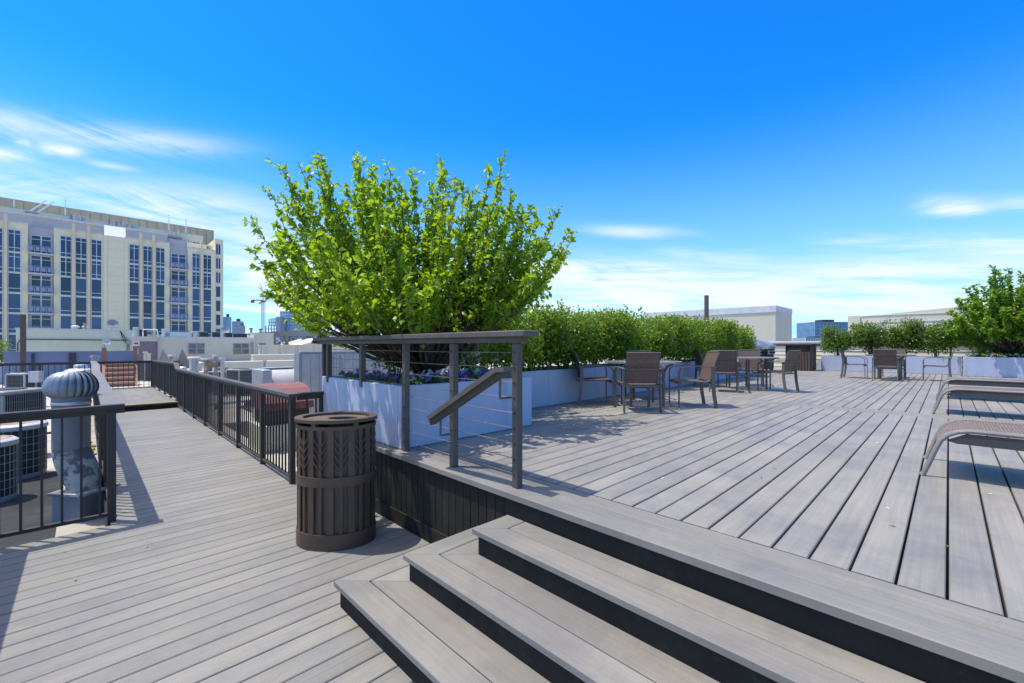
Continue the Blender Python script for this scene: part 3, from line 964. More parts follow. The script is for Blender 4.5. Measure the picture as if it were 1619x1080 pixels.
def shrub_meshes(seed, w, h, nleaf, leaf, mat, bare=.22, boxy=2.4):
    """upright leafy shrub: stems and foliage, origin on the soil"""
    r = random.Random(seed)
    wood, lv = MB(), MB()
    lumps = [Vector((r.uniform(-.8, .8) * w / 2, r.uniform(-.8, .8) * w / 2, h * r.uniform(bare + .12, .92))) for _ in range(26)]
    for i in range(9):
        a = r.uniform(0, 2 * PI)
        tp = Vector((math.cos(a) * w * .42 * r.random(), math.sin(a) * w * .42 * r.random(), h * r.uniform(.6, .95)))
        wood.tube(bez((tp.x * .25, tp.y * .25, -.06), (tp.x * .55, tp.y * .55, tp.z * .5), tp, 6), [.013, .012, .010, .008, .006, .005, .003], 5)
    n = 0
    while n < nleaf:
        c = r.choice(lumps)
        p = c + Vector((r.gauss(0, 1) * w * .15, r.gauss(0, 1) * w * .15, r.gauss(0, 1) * h * .12))
        e = (abs(p.x) / (w * .54)) ** boxy + (abs(p.y) / (w * .54)) ** boxy
        if e > 1 or p.z > h * r.uniform(.93, 1.04) or p.z < h * bare * r.uniform(.4, 1.3):
            continue
        out = Vector((p.x, p.y, (p.z - h * .45) * .9)).normalized()
        L = leaf * r.uniform(.7, 1.3)
        add_leaf(lv, p, (out * .5 + rdir(r) + Vector((0, 0, .1))).normalized(), (out * .6 + rdir(r) * .7 + Vector((0, 0, .6))).normalized(), L, L * .55, .2)
        n += 1
    for i in range(10):                                           # shoots that break the top line
        p = Vector((r.uniform(-.45, .45) * w, r.uniform(-.45, .45) * w, h * .9))
        d = (Vector((r.uniform(-.4, .4), r.uniform(-.4, .4), 1))).normalized()
        ln = r.uniform(.08, .30)
        for k2 in range(int(ln / .022)):
            q = p + d * (k2 * .022)
            L = leaf * r.uniform(.6, 1.1)
            add_leaf(lv, q, (rdir(r) + d * .5).normalized(), (rdir(r) + Vector((0, 0, .5))).normalized(), L, L * .5)
    return wood.mesh('stems', M['bark'], True), lv.mesh('foliage', mat)


def shrub(name, label, cat, loc, me, rz, group, scale=(1, 1, 1)):
    t = thing(name, label, cat, loc, rz, group)
    t.scale = scale
    put('stems', me[0], t)
    tag(put('foliage', me[1], t), kind='stuff')
    return t


hm = [shrub_meshes(40 + i, 1.28, 1.13, 7600, .074, M['hedge'], .12, 5.) for i in range(3)]
rs = random.Random(5)
HW = ['beside the big tree', 'behind the left chair of the nearest table', 'behind the nearest table', 'behind the right chair of the nearest table', 'third along from the nearest table',
      'fourth along from the nearest table', 'near the middle of the row', 'past the middle of the row', 'before the middle table', 'behind the middle table', 'second from the grills', 'at the grill end of the row']
for i in range(12):
    x = 4.45 + i * .955
    w = HW[i]
    shrub('hedge_shrub', 'leafy green hedge shrub in the long planter, ' + w, 'shrub', (x, 5.05 + rs.uniform(-.06, .06), 1.17), hm[i % 3], rs.uniform(0, 6.28), 'shrubs of the tall hedge',
          (1.0 + rs.uniform(-.05, .08), 1.0, rs.uniform(.95, 1.05) * (1 if i < 10 else .93)))
sm = [shrub_meshes(60 + i, 1.02, 1.22, 3800, .085, M['shrub'], .20) for i in range(2)]
for i, (y_, w) in enumerate(((3.1, 'nearest the wooden screen'), (2.14, 'second from the wooden screen'), (1.19, 'behind the far table'), (.27, 'nearest the grass clump'))):
    shrub('round_shrub', 'small round dark green shrub in the back planter, ' + w, 'shrub', (21.25, y_, 1.19), sm[i % 2], i * 1.7, 'small shrubs in the back planter', (1, 1, 1. + .06 * (i % 3)))
lt = shrub_meshes(77, 1.5, 2.0, 1500, .13, M['herb'], .1)
shrub('far_shrub', 'bright green leafy shrub at the left edge behind the end guardrail', 'shrub', (*D(-9, 22), .55), lt, .4, None, (.75, .75, .72))

# ornamental grass
r = random.Random(9)
g = MB()
for i in range(520):
    a, q = r.uniform(0, 2 * PI), abs(r.gauss(0, .5))
    d = Vector((math.cos(a) * q, math.sin(a) * q, 0))
    p = [Vector((d.x * .15, d.y * .15, 0)), Vector((d.x * .5, d.y * .5, .34 + .2 * r.random())), Vector((d.x * (.85 + .3 * r.random()), d.y * 1.0, .42 + .3 * r.random() - .25 * q))]
    pts = bez(p[0], p[1], p[2], 4)
    s = Vector((-math.sin(a), math.cos(a), 0)) * .006
    b = len(g.v)
    for k2, c in enumerate(pts):
        ww = 1 - k2 / 4.2
        g.v += [tuple(c - s * ww), tuple(c + s * ww)]
    g.f += [(b + 2 * k2, b + 2 * k2 + 1, b + 2 * k2 + 3, b + 2 * k2 + 2) for k2 in range(4)]
t = thing('grass_clump', 'tuft of fine green ornamental grass beside the round tree', 'grass', (20.75, -.75, 1.20))
obj('blades', g, M['grassy'], t, kind='stuff')


# flowers
def flower_meshes(seed, nleaf, nfl, col, spread=.105, h=.13, fl=.034):
    r = random.Random(seed)
    lv, fl_ = MB(), MB()
    for i in range(nleaf):
        p = Vector((r.gauss(0, spread * .6), r.gauss(0, spread * .6), r.uniform(0, h * .8)))
        add_leaf(lv, p, rdir(r, .4), rdir(r, 1.), .045 * r.uniform(.7, 1.3), .026)
    for i in range(nfl):
        p = Vector((r.gauss(0, spread * .6), r.gauss(0, spread * .6), h * r.uniform(.55, 1.15)))
        nrm = (rdir(r) * .8 + Vector((-.5, -.5, .8))).normalized()
        u = nrm.orthogonal().normalized()
        v = nrm.cross(u)
        for k2 in range(5):
            a = 2 * PI * k2 / 5 + i
            d = u * math.cos(a) + v * math.sin(a)
            add_leaf(fl_, p, (d + nrm * .25), nrm, fl * r.uniform(.85, 1.15), fl * .85, .1)
    return lv.mesh('leaves', M['herb']), fl_.mesh('blossoms', M[col])


fm = {c: flower_meshes(20 + i, 60, 12, c) for i, c in enumerate(('purple', 'white_petal', 'yellow_petal', 'pink_petal'))}


def flower(label, group, x, y_, z, c, sc=1.):
    t = thing('pansy_plant', label, 'flower', (x, y_, z), x * 17, group)
    t.scale = (sc, sc, sc)
    tag(put('leaves', fm[c][0], t), kind='stuff')
    tag(put('blossoms', fm[c][1], t), kind='stuff')


r = random.Random(31)
for i in range(7):
    flower('purple pansy with green leaves along the left edge of the square planter', 'purple pansies on the planter left edge', 2.36 + r.uniform(-.01, .05), 3.95 + i * .22, 1.185, 'purple', 1.0)
for i in range(7):
    flower('purple pansy with green leaves along the front edge of the square planter', 'purple pansies on the planter front edge', 2.5 + i * .21, 3.86 + r.uniform(-.03, .05), 1.185, 'purple', 1.05)
for i in range(5):
    flower('white flowering plant between the purple pansies and the tree stem', 'white flowers in the square planter', 2.55 + i * .27, 4.08 + r.uniform(-.03, .06), 1.20, 'white_petal', 1.05)
flower('lime green leafy plant in the near corner of the square planter', None, 2.38, 3.87, 1.19, 'yellow_petal', .75)
flower('lime green leafy plant in the far left corner of the square planter', None, 2.32, 5.30, 1.19, 'yellow_petal', .6)
flower('lime green leafy plant in the right corner of the square planter', None, 3.68, 3.85, 1.19, 'yellow_petal', .8)
for i in range(6):
    flower('small yellow and white flowers along the rim of the far right planter', 'flowers in the far right planter', 20.40, -.55 - i * .28, 1.22, 'yellow_petal' if i % 3 else 'white_petal', 1.2)
for i in range(4):
    flower('purple pansies on the rim of the far right planter', 'purple pansies in the far right planter', 20.40, -1.1 - i * .5, 1.22, 'purple', 1.0)
pm = shrub_meshes(91, .62, .52, 620, .06, M['herb'], .05)
pb = flower_meshes(93, 10, 26, 'pink_petal', .27, .46, .04)
t = shrub('flowering_shrub', 'pink flowering bush at the foot of the big tree', 'shrub', (3.35, 4.15, 1.18), pm, .3, None)
tag(put('blossoms', pb[1], t), kind='stuff')
pm2 = shrub_meshes(95, .5, .45, 260, .055, M['shrub'], .0)
shrub('rose_bush', 'low dark green rose bush left of the tree stem', 'shrub', (2.62, 4.62, 1.18), pm2, .9, None)
shrub('low_bush', 'low grey green bush under the round tree on the right', 'shrub', (20.65, -1.75, 1.20), pm2, .9, None, (1.7, 1.7, .9))

# small fallen leaves and a tuft of moss on the roof edge
mo = MB()
r = random.Random(3)
for i in range(70):
    y_ = r.uniform(7.2, 12)
    x = .06 + r.gauss(0, .025)
    q = r.uniform(.012, .04)
    mo.obox((x, y_, ROOF_Z + .03), (q, q * 1.6, .03), r.random() * 3)
tag(obj('moss', mo, M['moss']), 'yellow moss growing on the concrete strip beside the walkway', 'moss', None, 'stuff')


# ------------------------------------------------------------------ litter bin
def litter_bin():
    c = (1.514, 3.649)
    t = thing('litter_bin', 'dark bronze oval litter bin with slatted sides and leaf pattern', 'bin', (*c, 0), R(-44))
    A, B = .318, .24                                              # half width across the view, half depth
    H = 1.045

    def el(a, k=0.):
        return ((A + k) * math.cos(a), (B + k) * math.sin(a))

    def band(z0, z1, k0, k1, n=56):
        mb_ = MB()
        vs = []
        for i in range(n):
            a = 2 * PI * i / n
            for k_, z in ((k0, z0), (k1, z0), (k1, z1), (k0, z1)):
                x, y_ = el(a, k_)
                vs.append((x, y_, z))
        fs = []
        for i in range(n):
            j = (i + 1) % n
            for q in range(4):
                w = (q + 1) % 4
                fs.append((i * 4 + q, i * 4 + w, j * 4 + w, j * 4 + q))
        return mb_.add(vs, fs)
    obj('base_band', band(.0, .125, -.02, .006), M['bin'], t, smooth=True)
    obj('middle_band', band(.505, .58, -.004, .008), M['bin'], t, smooth=True)
    obj('rim_band', band(.955, .985, -.012, .006), M['bin'], t, smooth=True)
    n = 40
    wl = MB()
    vs = []
    for z in (.02, .97):
        vs += [(*el(2 * PI * i / n, -.020), z) for i in range(n)]
    wl.add(vs, [(i, (i + 1) % n, n + (i + 1) % n, n + i) for i in range(n)] + [tuple(range(n - 1, -1, -1))])
    obj('liner', wl, M['bin_in'], t, smooth=True)
    N = 24
    per = [2 * PI * (i + .5) / N for i in range(N)]
    for i, a in enumerate(per):
        x, y_ = el(a, -.006)
        x2, y2 = el(a + .01, -.006)
        ang = math.atan2(y2 - y_, x2 - x)
        w = .050 if i % 2 == 0 else .026
        obj('slat', MB().obox((x, y_, .54), (w, .007, .86), ang), M['bin'], t)
    for i in range(1, N, 2):                                      # palm-leaf chevrons: three pairs of slanting bars at the top of each narrow slat
        lf = MB()
        a0 = per[i]
        for j in range(4):
            for sg in (-1, 1):
                z0 = .965 - .09 - j * .062
                q0 = el(a0, -.006)
                q1 = el(a0 + sg * (2 * PI / N) * .72, -.006)
                pm_ = el(a0 + sg * (2 * PI / N) * .36, -.005)
                lf.strip([(*q0, z0 - .055), (*pm_, z0 - .018), (*q1, z0 + .02)], Vector((-(q1[1] - q0[1]), q1[0] - q0[0], 0)).cross(Vector((0, 0, 1))).cross(Vector((q1[0] - q0[0], q1[1] - q0[1], .1))), .017, .007)
        obj('leaf_motif', lf, M['bin'], t)
    # lid: raised ring on short lugs over a slightly domed plate with an oval mouth
    obj('rim_ring', band(1.012, 1.038, -.045, .018), M['bin'], t, smooth=True)
    lug = MB()
    for a in (.4, 1.3, 2.4, 3.4, 4.4, 5.5):
        x, y_ = el(a, -.02)
        lug.obox((x, y_, 1.0), (.04, .04, .03), a)
    obj('lid_lug', lug, M['bin'], t)
    n = 48
    vs = []
    mcx, mcy, ma, mbb = .05, .0, .125, .072
    for i in range(n):
        a = 2 * PI * i / n
        vs.append((*el(a, -.03), 1.016))
    for i in range(n):
        a = 2 * PI * i / n
        vs.append((mcx + ma * math.cos(a), mcy + mbb * math.sin(a), 1.020))
    for i in range(n):
        a = 2 * PI * i / n
        vs.append((mcx + ma * .97 * math.cos(a), mcy + mbb * .97 * math.sin(a), .90))
    fs = [(i, (i + 1) % n, n + (i + 1) % n, n + i) for i in range(n)] + [(n + i, n + (i + 1) % n, 2 * n + (i + 1) % n, 2 * n + i) for i in range(n)]
    obj('lid_plate', MB().add(vs, fs), M['lid'], t)
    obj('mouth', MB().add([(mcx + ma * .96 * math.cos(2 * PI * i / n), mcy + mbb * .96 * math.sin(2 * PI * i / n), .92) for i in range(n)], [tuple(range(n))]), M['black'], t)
    return t


litter_bin()


# ------------------------------------------------------------------ chairs and tables
def make_chair(label, loc, rz, group):
    t = thing('sling_armchair', label, 'chair', loc, rz, group)
    for sx in (-1, 1):
        x = sx * .268
        obj('rear_leg', MB().strip([(x, -.30, 0), (x, -.265, .22), (x, -.25, .45), (x, -.255, .632)], (0, 1, 0), .052, .021), M['chair'], t)
        arc = [(x, .27, 0), (x, .268, .45)] + [(x, .27 - .10 * (1 - math.cos(q * PI / 8)), .54 + .10 * math.sin(q * PI / 8)) for q in range(0, 5)] + [(x, .05, .652), (x, -.15, .646), (x, -.295, .637)]
        obj('arm', MB().strip(arc, (1, 0, 0), .044, .013), M['chair'], t)
        xi = sx * .236
        obj('side_frame', MB().tube([(xi, .25, .385), (xi, .235, .42), (xi, .05, .415), (xi, -.17, .402), (xi, -.225, .44), (xi, -.262, .60), (xi, -.30, .74), (xi, -.355, .875)], .0125, 6), M['chair'], t, smooth=True)
    obj('back_bar', MB().box(-.288, .288, -.305, -.292, .628, .646), M['chair'], t)
    obj('seat_bar', MB().box(-.256, .256, -.262, -.24, .372, .402).box(-.256, .256, .236, .256, .365, .388), M['chair'], t)

    def sheet(prof, half, th=.006):
        mb_ = MB()
        mb_.strip(prof, (1, 0, 0), half * 2, th)
        return mb_
    obj('seat', sheet([(0, .252, .395), (0, .235, .425), (0, .12, .418), (0, -.05, .405), (0, -.19, .402)], .228), M['sling'], t)
    obj('backrest', sheet([(0, -.212, .425), (0, -.235, .50), (0, -.262, .60), (0, -.295, .72), (0, -.325, .80), (0, -.352, .868)], .228), M['sling'], t)
    obj('top_bar', MB().tube([(-.236, -.355, .875), (.236, -.355, .875)], .0125, 6), M['chair'], t)
    return t


def make_table(label, loc, rz, group, rad):
    t = thing('round_table', label, 'table', loc, rz, group)
    obj('rim', MB().lathe([(rad - .03, .695), (rad, .695), (rad, .722), (rad - .03, .722), (rad - .03, .695)], 48, cap=False), M['tabletop'], t, smooth=True)
    top = MB()
    rings = 13
    n = 84
    for i in range(rings):
        r0, r1 = .05 + (rad - .08) * i / rings, .05 + (rad - .08) * (i + 1) / rings
        rm = r0 + (r1 - r0) * .52
        for k in range(n):
            a0, a1 = 2 * PI * k / n, 2 * PI * (k + 1) / n
            b = len(top.v)
            top.v += [(r0 * math.cos(a0), r0 * math.sin(a0), .712), (r0 * math.cos(a1), r0 * math.sin(a1), .712), (rm * math.cos(a1), rm * math.sin(a1), .712), (rm * math.cos(a0), rm * math.sin(a0), .712),
                      (r1 * math.cos(a1), r1 * math.sin(a1), .712), (r1 * math.cos(a0), r1 * math.sin(a0), .712)]
            top.f.append((b, b + 1, b + 2, b + 3))
            if k % 2 == i % 2:
                top.f.append((b + 3, b + 2, b + 4, b + 5))
    top.lathe([(.001, .713), (.055, .713), (.055, .709)], 20, cap=False)
    obj('tabletop', top, M['tabletop'], t, label='punched metal top with rings of small holes')
    for k in range(4):
        a = PI / 4 + k * PI / 2
        c, s = math.cos(a), math.sin(a)
        q = rad * .60
        leg = MB().tube([(q * c, q * s, 0), (q * c, q * s, .46), (q * 1.03 * c, q * 1.03 * s, .56), (q * 1.18 * c, q * 1.18 * s, .65), (q * 1.42 * c, q * 1.42 * s, .692)], .022, 8)
        leg.tube([(q * c, q * s, .46), (q * .95 * c, q * .95 * s, .57), (q * .78 * c, q * .78 * s, .66), (q * .5 * c, q * .5 * s, .70)], .016, 6)
        obj('leg', leg, M['chair'], t, smooth=True)
    obj('brace_ring', MB().lathe([(rad * .55, .30), (rad * .60, .30), (rad * .60, .325), (rad * .55, .325), (rad * .55, .30)], 28, cap=False), M['chair'], t)
    return t


def wl(depth, lateral):
    return (depth * FW[0] + lateral * RT[0], depth * FW[1] + lateral * RT[1])


def face(dx, dy):
    return math.atan2(-dx, dy)


CG = 'brown sling armchairs round the tables'
TG = 'round metal patio tables'
fwr = face(*FW)
tA = wl(7.22, 2.18)
table0 = make_table('round metal table nearest the steps, in front of the tall hedge', (*tA, UZ), fwr, TG, .62)
chair0 = None


def chair(label, rear, d, push=.30):
    """rear = plan point midway between the rear feet, d = facing direction"""
    global chair0
    l = math.hypot(*d)
    d = (d[0] / l, d[1] / l)
    loc = (rear[0] + d[0] * push, rear[1] + d[1] * push, UZ)
    if chair0 is None:
        chair0 = make_chair(label, loc, face(*d), CG)
        return chair0
    return dup(chair0, loc, face(*d), label, CG)


chair('brown armchair at the nearest table with its back to the steps', wl(6.27, 1.90), FW)
chair('brown armchair on the left of the nearest table, seen from the side', wl(7.33, 1.09), RT)
chair('brown armchair on the right of the nearest table, seen from the side', wl(7.02, 3.22), (-RT[0] + .08 * FW[0], -RT[1] + .08 * FW[1]))
chair('brown armchair on the hedge side of the nearest table', wl(8.35, 2.46), (-FW[0], -FW[1]))
tB = wl(9.85, 5.38)
dup(table0, (*tB, UZ), fwr + .35, 'round metal table in the middle, in front of the grills', TG)
vr = D(1144, 1)
chair('brown armchair at the middle table with its back to the nearest table', wl(9.05, 4.44), (vr[0], vr[1]))
chair('brown armchair pulled out at an angle on the open side of the middle table', wl(9.12, 5.92), (.84 * FW[0] - .55 * RT[0], .84 * FW[1] - .55 * RT[1]))
chair('brown armchair on the hedge side of the middle table', wl(10.45, 4.50), (RT[0] - .1 * FW[0], RT[1] - .1 * FW[1]))
chair('brown armchair on the far side of the middle table facing the steps', wl(10.95, 6.02), (-vr[0], -vr[1]))
tC = (16.85, 1.22)
dup(table0, (*tC, UZ), .0, 'round metal table farthest away, before the small shrubs', TG, (.92, .92, 1))
chair('brown armchair at the farthest table with its back to the camera', (15.80, 1.25), (1, 0))
chair('brown armchair on the left of the farthest table', (16.72, 2.32), (0, -1))
chair('brown armchair on the right of the farthest table', (16.95, -.06), (0, 1))
chair('brown armchair on the shrub side of the farthest table', (17.98, 1.2), (-1, 0))


# ------------------------------------------------------------------ loungers
def make_lounger(label, loc, group):
    t = thing('sun_lounger', label, 'sun lounger', loc, 0, group)
    L = 1.95
    prof = [(.16, 0.), (.125, .10), (.088, .215), (.062, .280), (.025, .325), (-.025, .353), (-.09, .366), (-1.0, .366), (-L, .366)]
    for sx in (0.02, .70):
        obj('side_rail', MB().tube([(sx, y_, z) for y_, z in prof], .0165, 8), M['ltube'], t, smooth=True)
        obj('apron', MB().add([(sx - .006, y_, z) for y_, z in ((.035, .285), (-.07, .345), (-L, .348), (-L, .268), (-.02, .268))] + [(sx + .006, y_, z) for y_, z in ((.035, .285), (-.07, .345), (-L, .348), (-L, .268), (-.02, .268))],
                              [(0, 1, 2, 3, 4), (9, 8, 7, 6, 5), (0, 5, 6, 1), (1, 6, 7, 2), (2, 7, 8, 3), (3, 8, 9, 4), (4, 9, 5, 0)]), M['apron'], t)
        obj('rear_leg', MB().tube([(sx, -1.62, .28), (sx, -1.62, .15), (sx, -1.66, 0)], .0165, 8), M['ltube'], t)
        obj('foot_cap', MB().tube([(sx, .164, 0.002), (sx, .152, .02)], .019, 8), M['ltube'], t)
    # ribbed sling: each rib is a small raised cord across the width
    sp = [(.085, .215), (.058, .275), (.022, .319), (-.027, .346), (-.09, .359), (-L, .360)]
    obj('sling', MB().strip([(.36, y_, z) for y_, z in sp], (1, 0, 0), .655, .006), M['lsling'], t)
    rb = MB()
    pts = []
    for (a, b), (c, d) in zip(sp, sp[1:]):
        n = max(1, int(math.hypot(c - a, d - b) / .0175))
        for i in range(n):
            f = i / n
            pts.append((a + (c - a) * f, b + (d - b) * f))
    for y_, z in pts:
        rb.box(.04, .68, y_ - .005, y_ + .005, z + .0028, z + .008)
    obj('rib', rb, M['lsling'], t, kind='stuff')
    return t


LG = 'sun loungers lined up on the deck'
l0 = make_lounger('taupe ribbed sun lounger nearest the steps', (4.46, -.02, UZ), LG)
dup(l0, (8.68, .0, UZ), 0, 'taupe ribbed sun lounger in the middle of the three', LG)
dup(l0, (11.24, .0, UZ), 0, 'taupe ribbed sun lounger farthest from the steps', LG)


# ------------------------------------------------------------------ barbecue grills, wooden screen
def make_grill(label, loc, group):
    t = thing('gas_grill', label, 'grill', loc, 0, group)       # front faces -Y
    obj('cart', MB().cbox(-.42, .42, -.28, .28, .08, .78, .008), M['steel_dark'], t)
    for sx in (-.36, .36):
        for sy in (-.23, .23):
            obj('foot', MB().box(sx - .03, sx + .03, sy - .03, sy + .03, 0, .08), M['steel_dark'], t)
    prof = [(-.33, .86), (-.32, .96), (-.24, 1.07), (-.10, 1.15), (.08, 1.22), (.24, 1.23), (.32, 1.18), (.33, .86)]
    vs = [(-.42, y_, z) for y_, z in prof] + [(.42, y_, z) for y_, z in prof]
    n = len(prof)
    obj('hood', MB().add(vs, [tuple(range(n)), tuple(range(2 * n - 1, n - 1, -1))] + [(i, n + i, n + (i + 1) % n, (i + 1) % n) for i in range(n)]), M['stainless'], t)
    obj('hood_handle', MB().tube([(-.34, -.30, 1.0), (-.34, -.37, .99), (.34, -.37, .99), (.34, -.30, 1.0)], .014, 8), M['stainless'], t)
    obj('side_shelf', MB().cbox(-.72, -.43, -.26, .26, .82, .85, .004), M['steel_dark'], t)
    obj('side_shelf', MB().cbox(.43, .72, -.26, .26, .82, .85, .004), M['steel_dark'], t)
    p = obj('control_panel', MB().box(-.41, .41, -.325, -.285, .66, .80), M['stainless'], t)
    for i in range(4):
        obj('knob', MB().tube([(-.28 + i * .185, -.326, .73), (-.28 + i * .185, -.36, .73)], .03, 12), M['black'], p)
    obj('grill_body', MB().box(-.425, .425, -.29, .29, .79, .858), M['steel_dark'], t)
    return t


gr = make_grill('stainless gas grill with curved hood beside the end of the hedge', (17.25, 5.15, UZ), 'gas grills at the back of the deck')
dup(gr, (18.85, 5.12, UZ), 0, 'stainless gas grill nearer the wooden screen', 'gas grills at the back of the deck')

sc = thing('wooden_screen', 'dark brown slatted wooden enclosure with lattice top beside the back railing', 'screen', (20.3, 4.2, UZ))
wx0, wx1, wy0, wy1, wz = 20.0, 21.0, 3.78, 4.62, 1.70
for i in range(9):
    y_ = wy0 + .045 + i * (wy1 - wy0 - .09) / 8
    obj('slat', MB().box(wx0, wx0 + .02, y_ - .038, y_ + .038, UZ + .03, 1.36), M['slatwood'], sc, True)
for i in range(9):
    x = wx0 + .06 + i * .11
    obj('slat', MB().box(x - .04, x + .04, wy0 - .021, wy0 - .001, UZ + .03, wz - .05), M['slatwood'], sc, True)
la = MB()
for i in range(-4, 12):
    y0_ = wy0 + i * .08
    for sg in (1, -1):
        a = (wx0 + .01 + .006 * sg, y0_, 1.38)
        b = (wx0 + .01 + .006 * sg, y0_ + sg * .27, 1.65)
        q0, q1 = a, b
        if min(q0[1], q1[1]) < wy0 or max(q0[1], q1[1]) > wy1:
            continue
        la.strip([q0, q1], (0, 1, 0), .022, .006)
obj('lattice', la, M['slatwood'], sc, True, kind='stuff')
obj('inner_box', MB().box(wx0 + .03, wx1, wy0 + .002, wy1, UZ + .01, wz - .04), M['black'], sc, True)
obj('top_board', MB().box(wx0 - .03, wx1 + .02, wy0 - .05, wy1 + .03, wz - .035, wz), M['slatwood'], sc, True)
obj('rail', MB().box(wx0 - .002, wx0 + .024, wy0, wy1, 1.36, 1.39), M['slatwood'], sc, True)

# ------------------------------------------------------------------ roof plant on the left
# turbine vent
tx, ty = D(113, 4.86)
tv = thing('turbine_vent', 'large grey turbine roof vent with finned spinning head beyond the guardrail', 'roof vent', (tx, ty, ROOF_Z))
bx, by = D(134, 4.86)
q = .158
base = MB()
base.obox((bx, by, ROOF_Z + .155), (.36, .36, .30), R(40))
obj('curb', base, M['vent_paint'], tv, True)
obj('flashing', MB().obox((bx, by, ROOF_Z + .315), (.42, .42, .025), R(40)), M['mastic'], tv, True)
el_ = [(bx, by, .02), (bx, by, .10), (bx * .7 + tx * .3, by * .7 + ty * .3, .20), (bx * .25 + tx * .75, by * .25 + ty * .75, .34), (tx, ty, .45), (tx, ty, .50)]
obj('elbow', MB().tube(el_, [q * 1.02, q * .98, q * 1.04, q * 1.04, q * 1.0, q * .99], 28), M['mastic'], tv, True, True)
obj('shaft', MB().lathe([(q, .49), (q, .98), (q * 1.02, .985), (q * 1.02, 1.06)], 36, (tx, ty)), M['vent_paint'], tv, True, True)
obj('collar', MB().lathe([(q * 1.03, .975), (q * 1.045, .98), (q * 1.045, 1.005), (q * 1.03, 1.01)], 36, (tx, ty), cap=False), M['galv'], tv, True, True)
NF = 22
zc0, zc1 = 1.055, 1.345


def fin_pt(f, a, tw):
    """profile of the squashed globe, twisting with height"""
    th = PI * (.16 + .80 * f)
    rr = .228 * math.sin(th) ** .75
    z = zc0 + (zc1 - zc0) * (1 - math.cos(PI * f)) / 2
    b = a + tw * f
    return (tx + rr * math.cos(b), ty + rr * math.sin(b), z)


for k in range(NF):
    a = 2 * PI * k / NF
    fm_ = MB()
    vs = []
    n = 10
    for i in range(n + 1):
        f = i / n
        for j in range(4):
            p = Vector(fin_pt(f, a + j / 3 * (2 * PI / NF) * 1.06, .10))
            c = Vector((tx, ty, p.z))
            bulge = .84 + .16 * (1 - j / 3) ** .6
            p = c + (p - c) * bulge
            vs.append(tuple(p))
    fs = [(i * 4 + j, i * 4 + j + 1, (i + 1) * 4 + j + 1, (i + 1) * 4 + j) for i in range(n) for j in range(3)]
    fm_.add(vs, fs)
    obj('fin', fm_, M['galv_fin'], tv, True, True)
obj('top_cap', MB().lathe([(.001, zc1 + .012), (.045, zc1 + .008), (.075, zc1 - .004)], 24, (tx, ty), cap=False), M['galv'], tv, True, True)
obj('core', MB().lathe([(.09, zc0), (.09, zc1 - .03)], 16, (tx, ty)), M['black'], tv, True)


def condenser(label, px, py0, py1, depth, w, round_=False, rz=.3, base=ROOF_Z, group='air conditioning condensers', casing='ac'):
    x, y_ = D(px, depth)
    zt = Z(py0, depth)
    t = thing('ac_condenser', label, 'air conditioner', (x, y_, base), rz, group)
    h = zt - base
    if round_:
        obj('coil', MB().lathe([(w * .48, .06), (w * .48, h - .09)], 28), M['coil'], t, smooth=True)
        obj('lid', MB().lathe([(w * .51, h - .09), (w * .53, h - .07), (w * .52, h - .03), (w * .44, h)], 28), M['ac_white'], t, smooth=True)
        obj('base_pan', MB().lathe([(w * .5, 0), (w * .5, .07)], 28), M['ac'], t, smooth=True)
        g_ = MB()
        for i in range(28):
            a = 2 * PI * i / 28
            g_.tube([(w * .5 * math.cos(a), w * .5 * math.sin(a), .06), (w * .5 * math.cos(a), w * .5 * math.sin(a), h - .08)], .004, 4, False)
        for i in range(1, 6):
            z = .06 + (h - .15) * i / 6
            g_.lathe([(w * .5, z - .004), (w * .506, z), (w * .5, z + .004)], 28, cap=False)
        obj('guard_grille', g_, M['wire'], t)
        obj('fan_grille', MB().lathe([(w * .40, h - .002), (w * .40, h + .006), (w * .02, h + .012)], 24), M['rusty'], t)
    else:
        a = w / 2
        obj('coil', MB().box(-a + .02, a - .02, -a + .02, a - .02, .05, h - .06), M['coil'], t)
        obj('lid', MB().cbox(-a, a, -a, a, h - .07, h, .02), M[casing], t)
        obj('base_pan', MB().cbox(-a, a, -a, a, 0, .06, .01), M[casing], t)
        for sx in (-1, 1):
            for sy in (-1, 1):
                obj('corner_post', MB().box(sx * a - .04 * (sx > 0), sx * a + .04 * (sx < 0), sy * a - .04 * (sy > 0), sy * a + .04 * (sy < 0), .061, h - .071), M[casing], t)
        g_ = MB()
        n = int(w / .035)
        for i in range(1, n):
            s_ = -a + w * i / n
            for c in ((s_, -a - .002), (s_, a + .002), (-a - .002, s_), (a + .002, s_)):
                g_.box(c[0] - .002, c[0] + .002, c[1] - .002, c[1] + .002, .06, h - .07)
        for i in range(1, 8):
            z = .06 + (h - .13) * i / 8
            g_.box(-a - .004, a + .004, -a - .004, -a, z - .002, z + .002).box(-a - .004, -a, -a, a, z - .002, z + .002).box(a, a + .004, -a, a, z - .002, z + .002)
        obj('guard_grille', g_, M['wire'], t)
        obj('fan_grille', MB().lathe([(a * .8, h), (a * .8, h + .015), (a * .1, h + .03)], 24), M['steel_dark'], t)
    return t


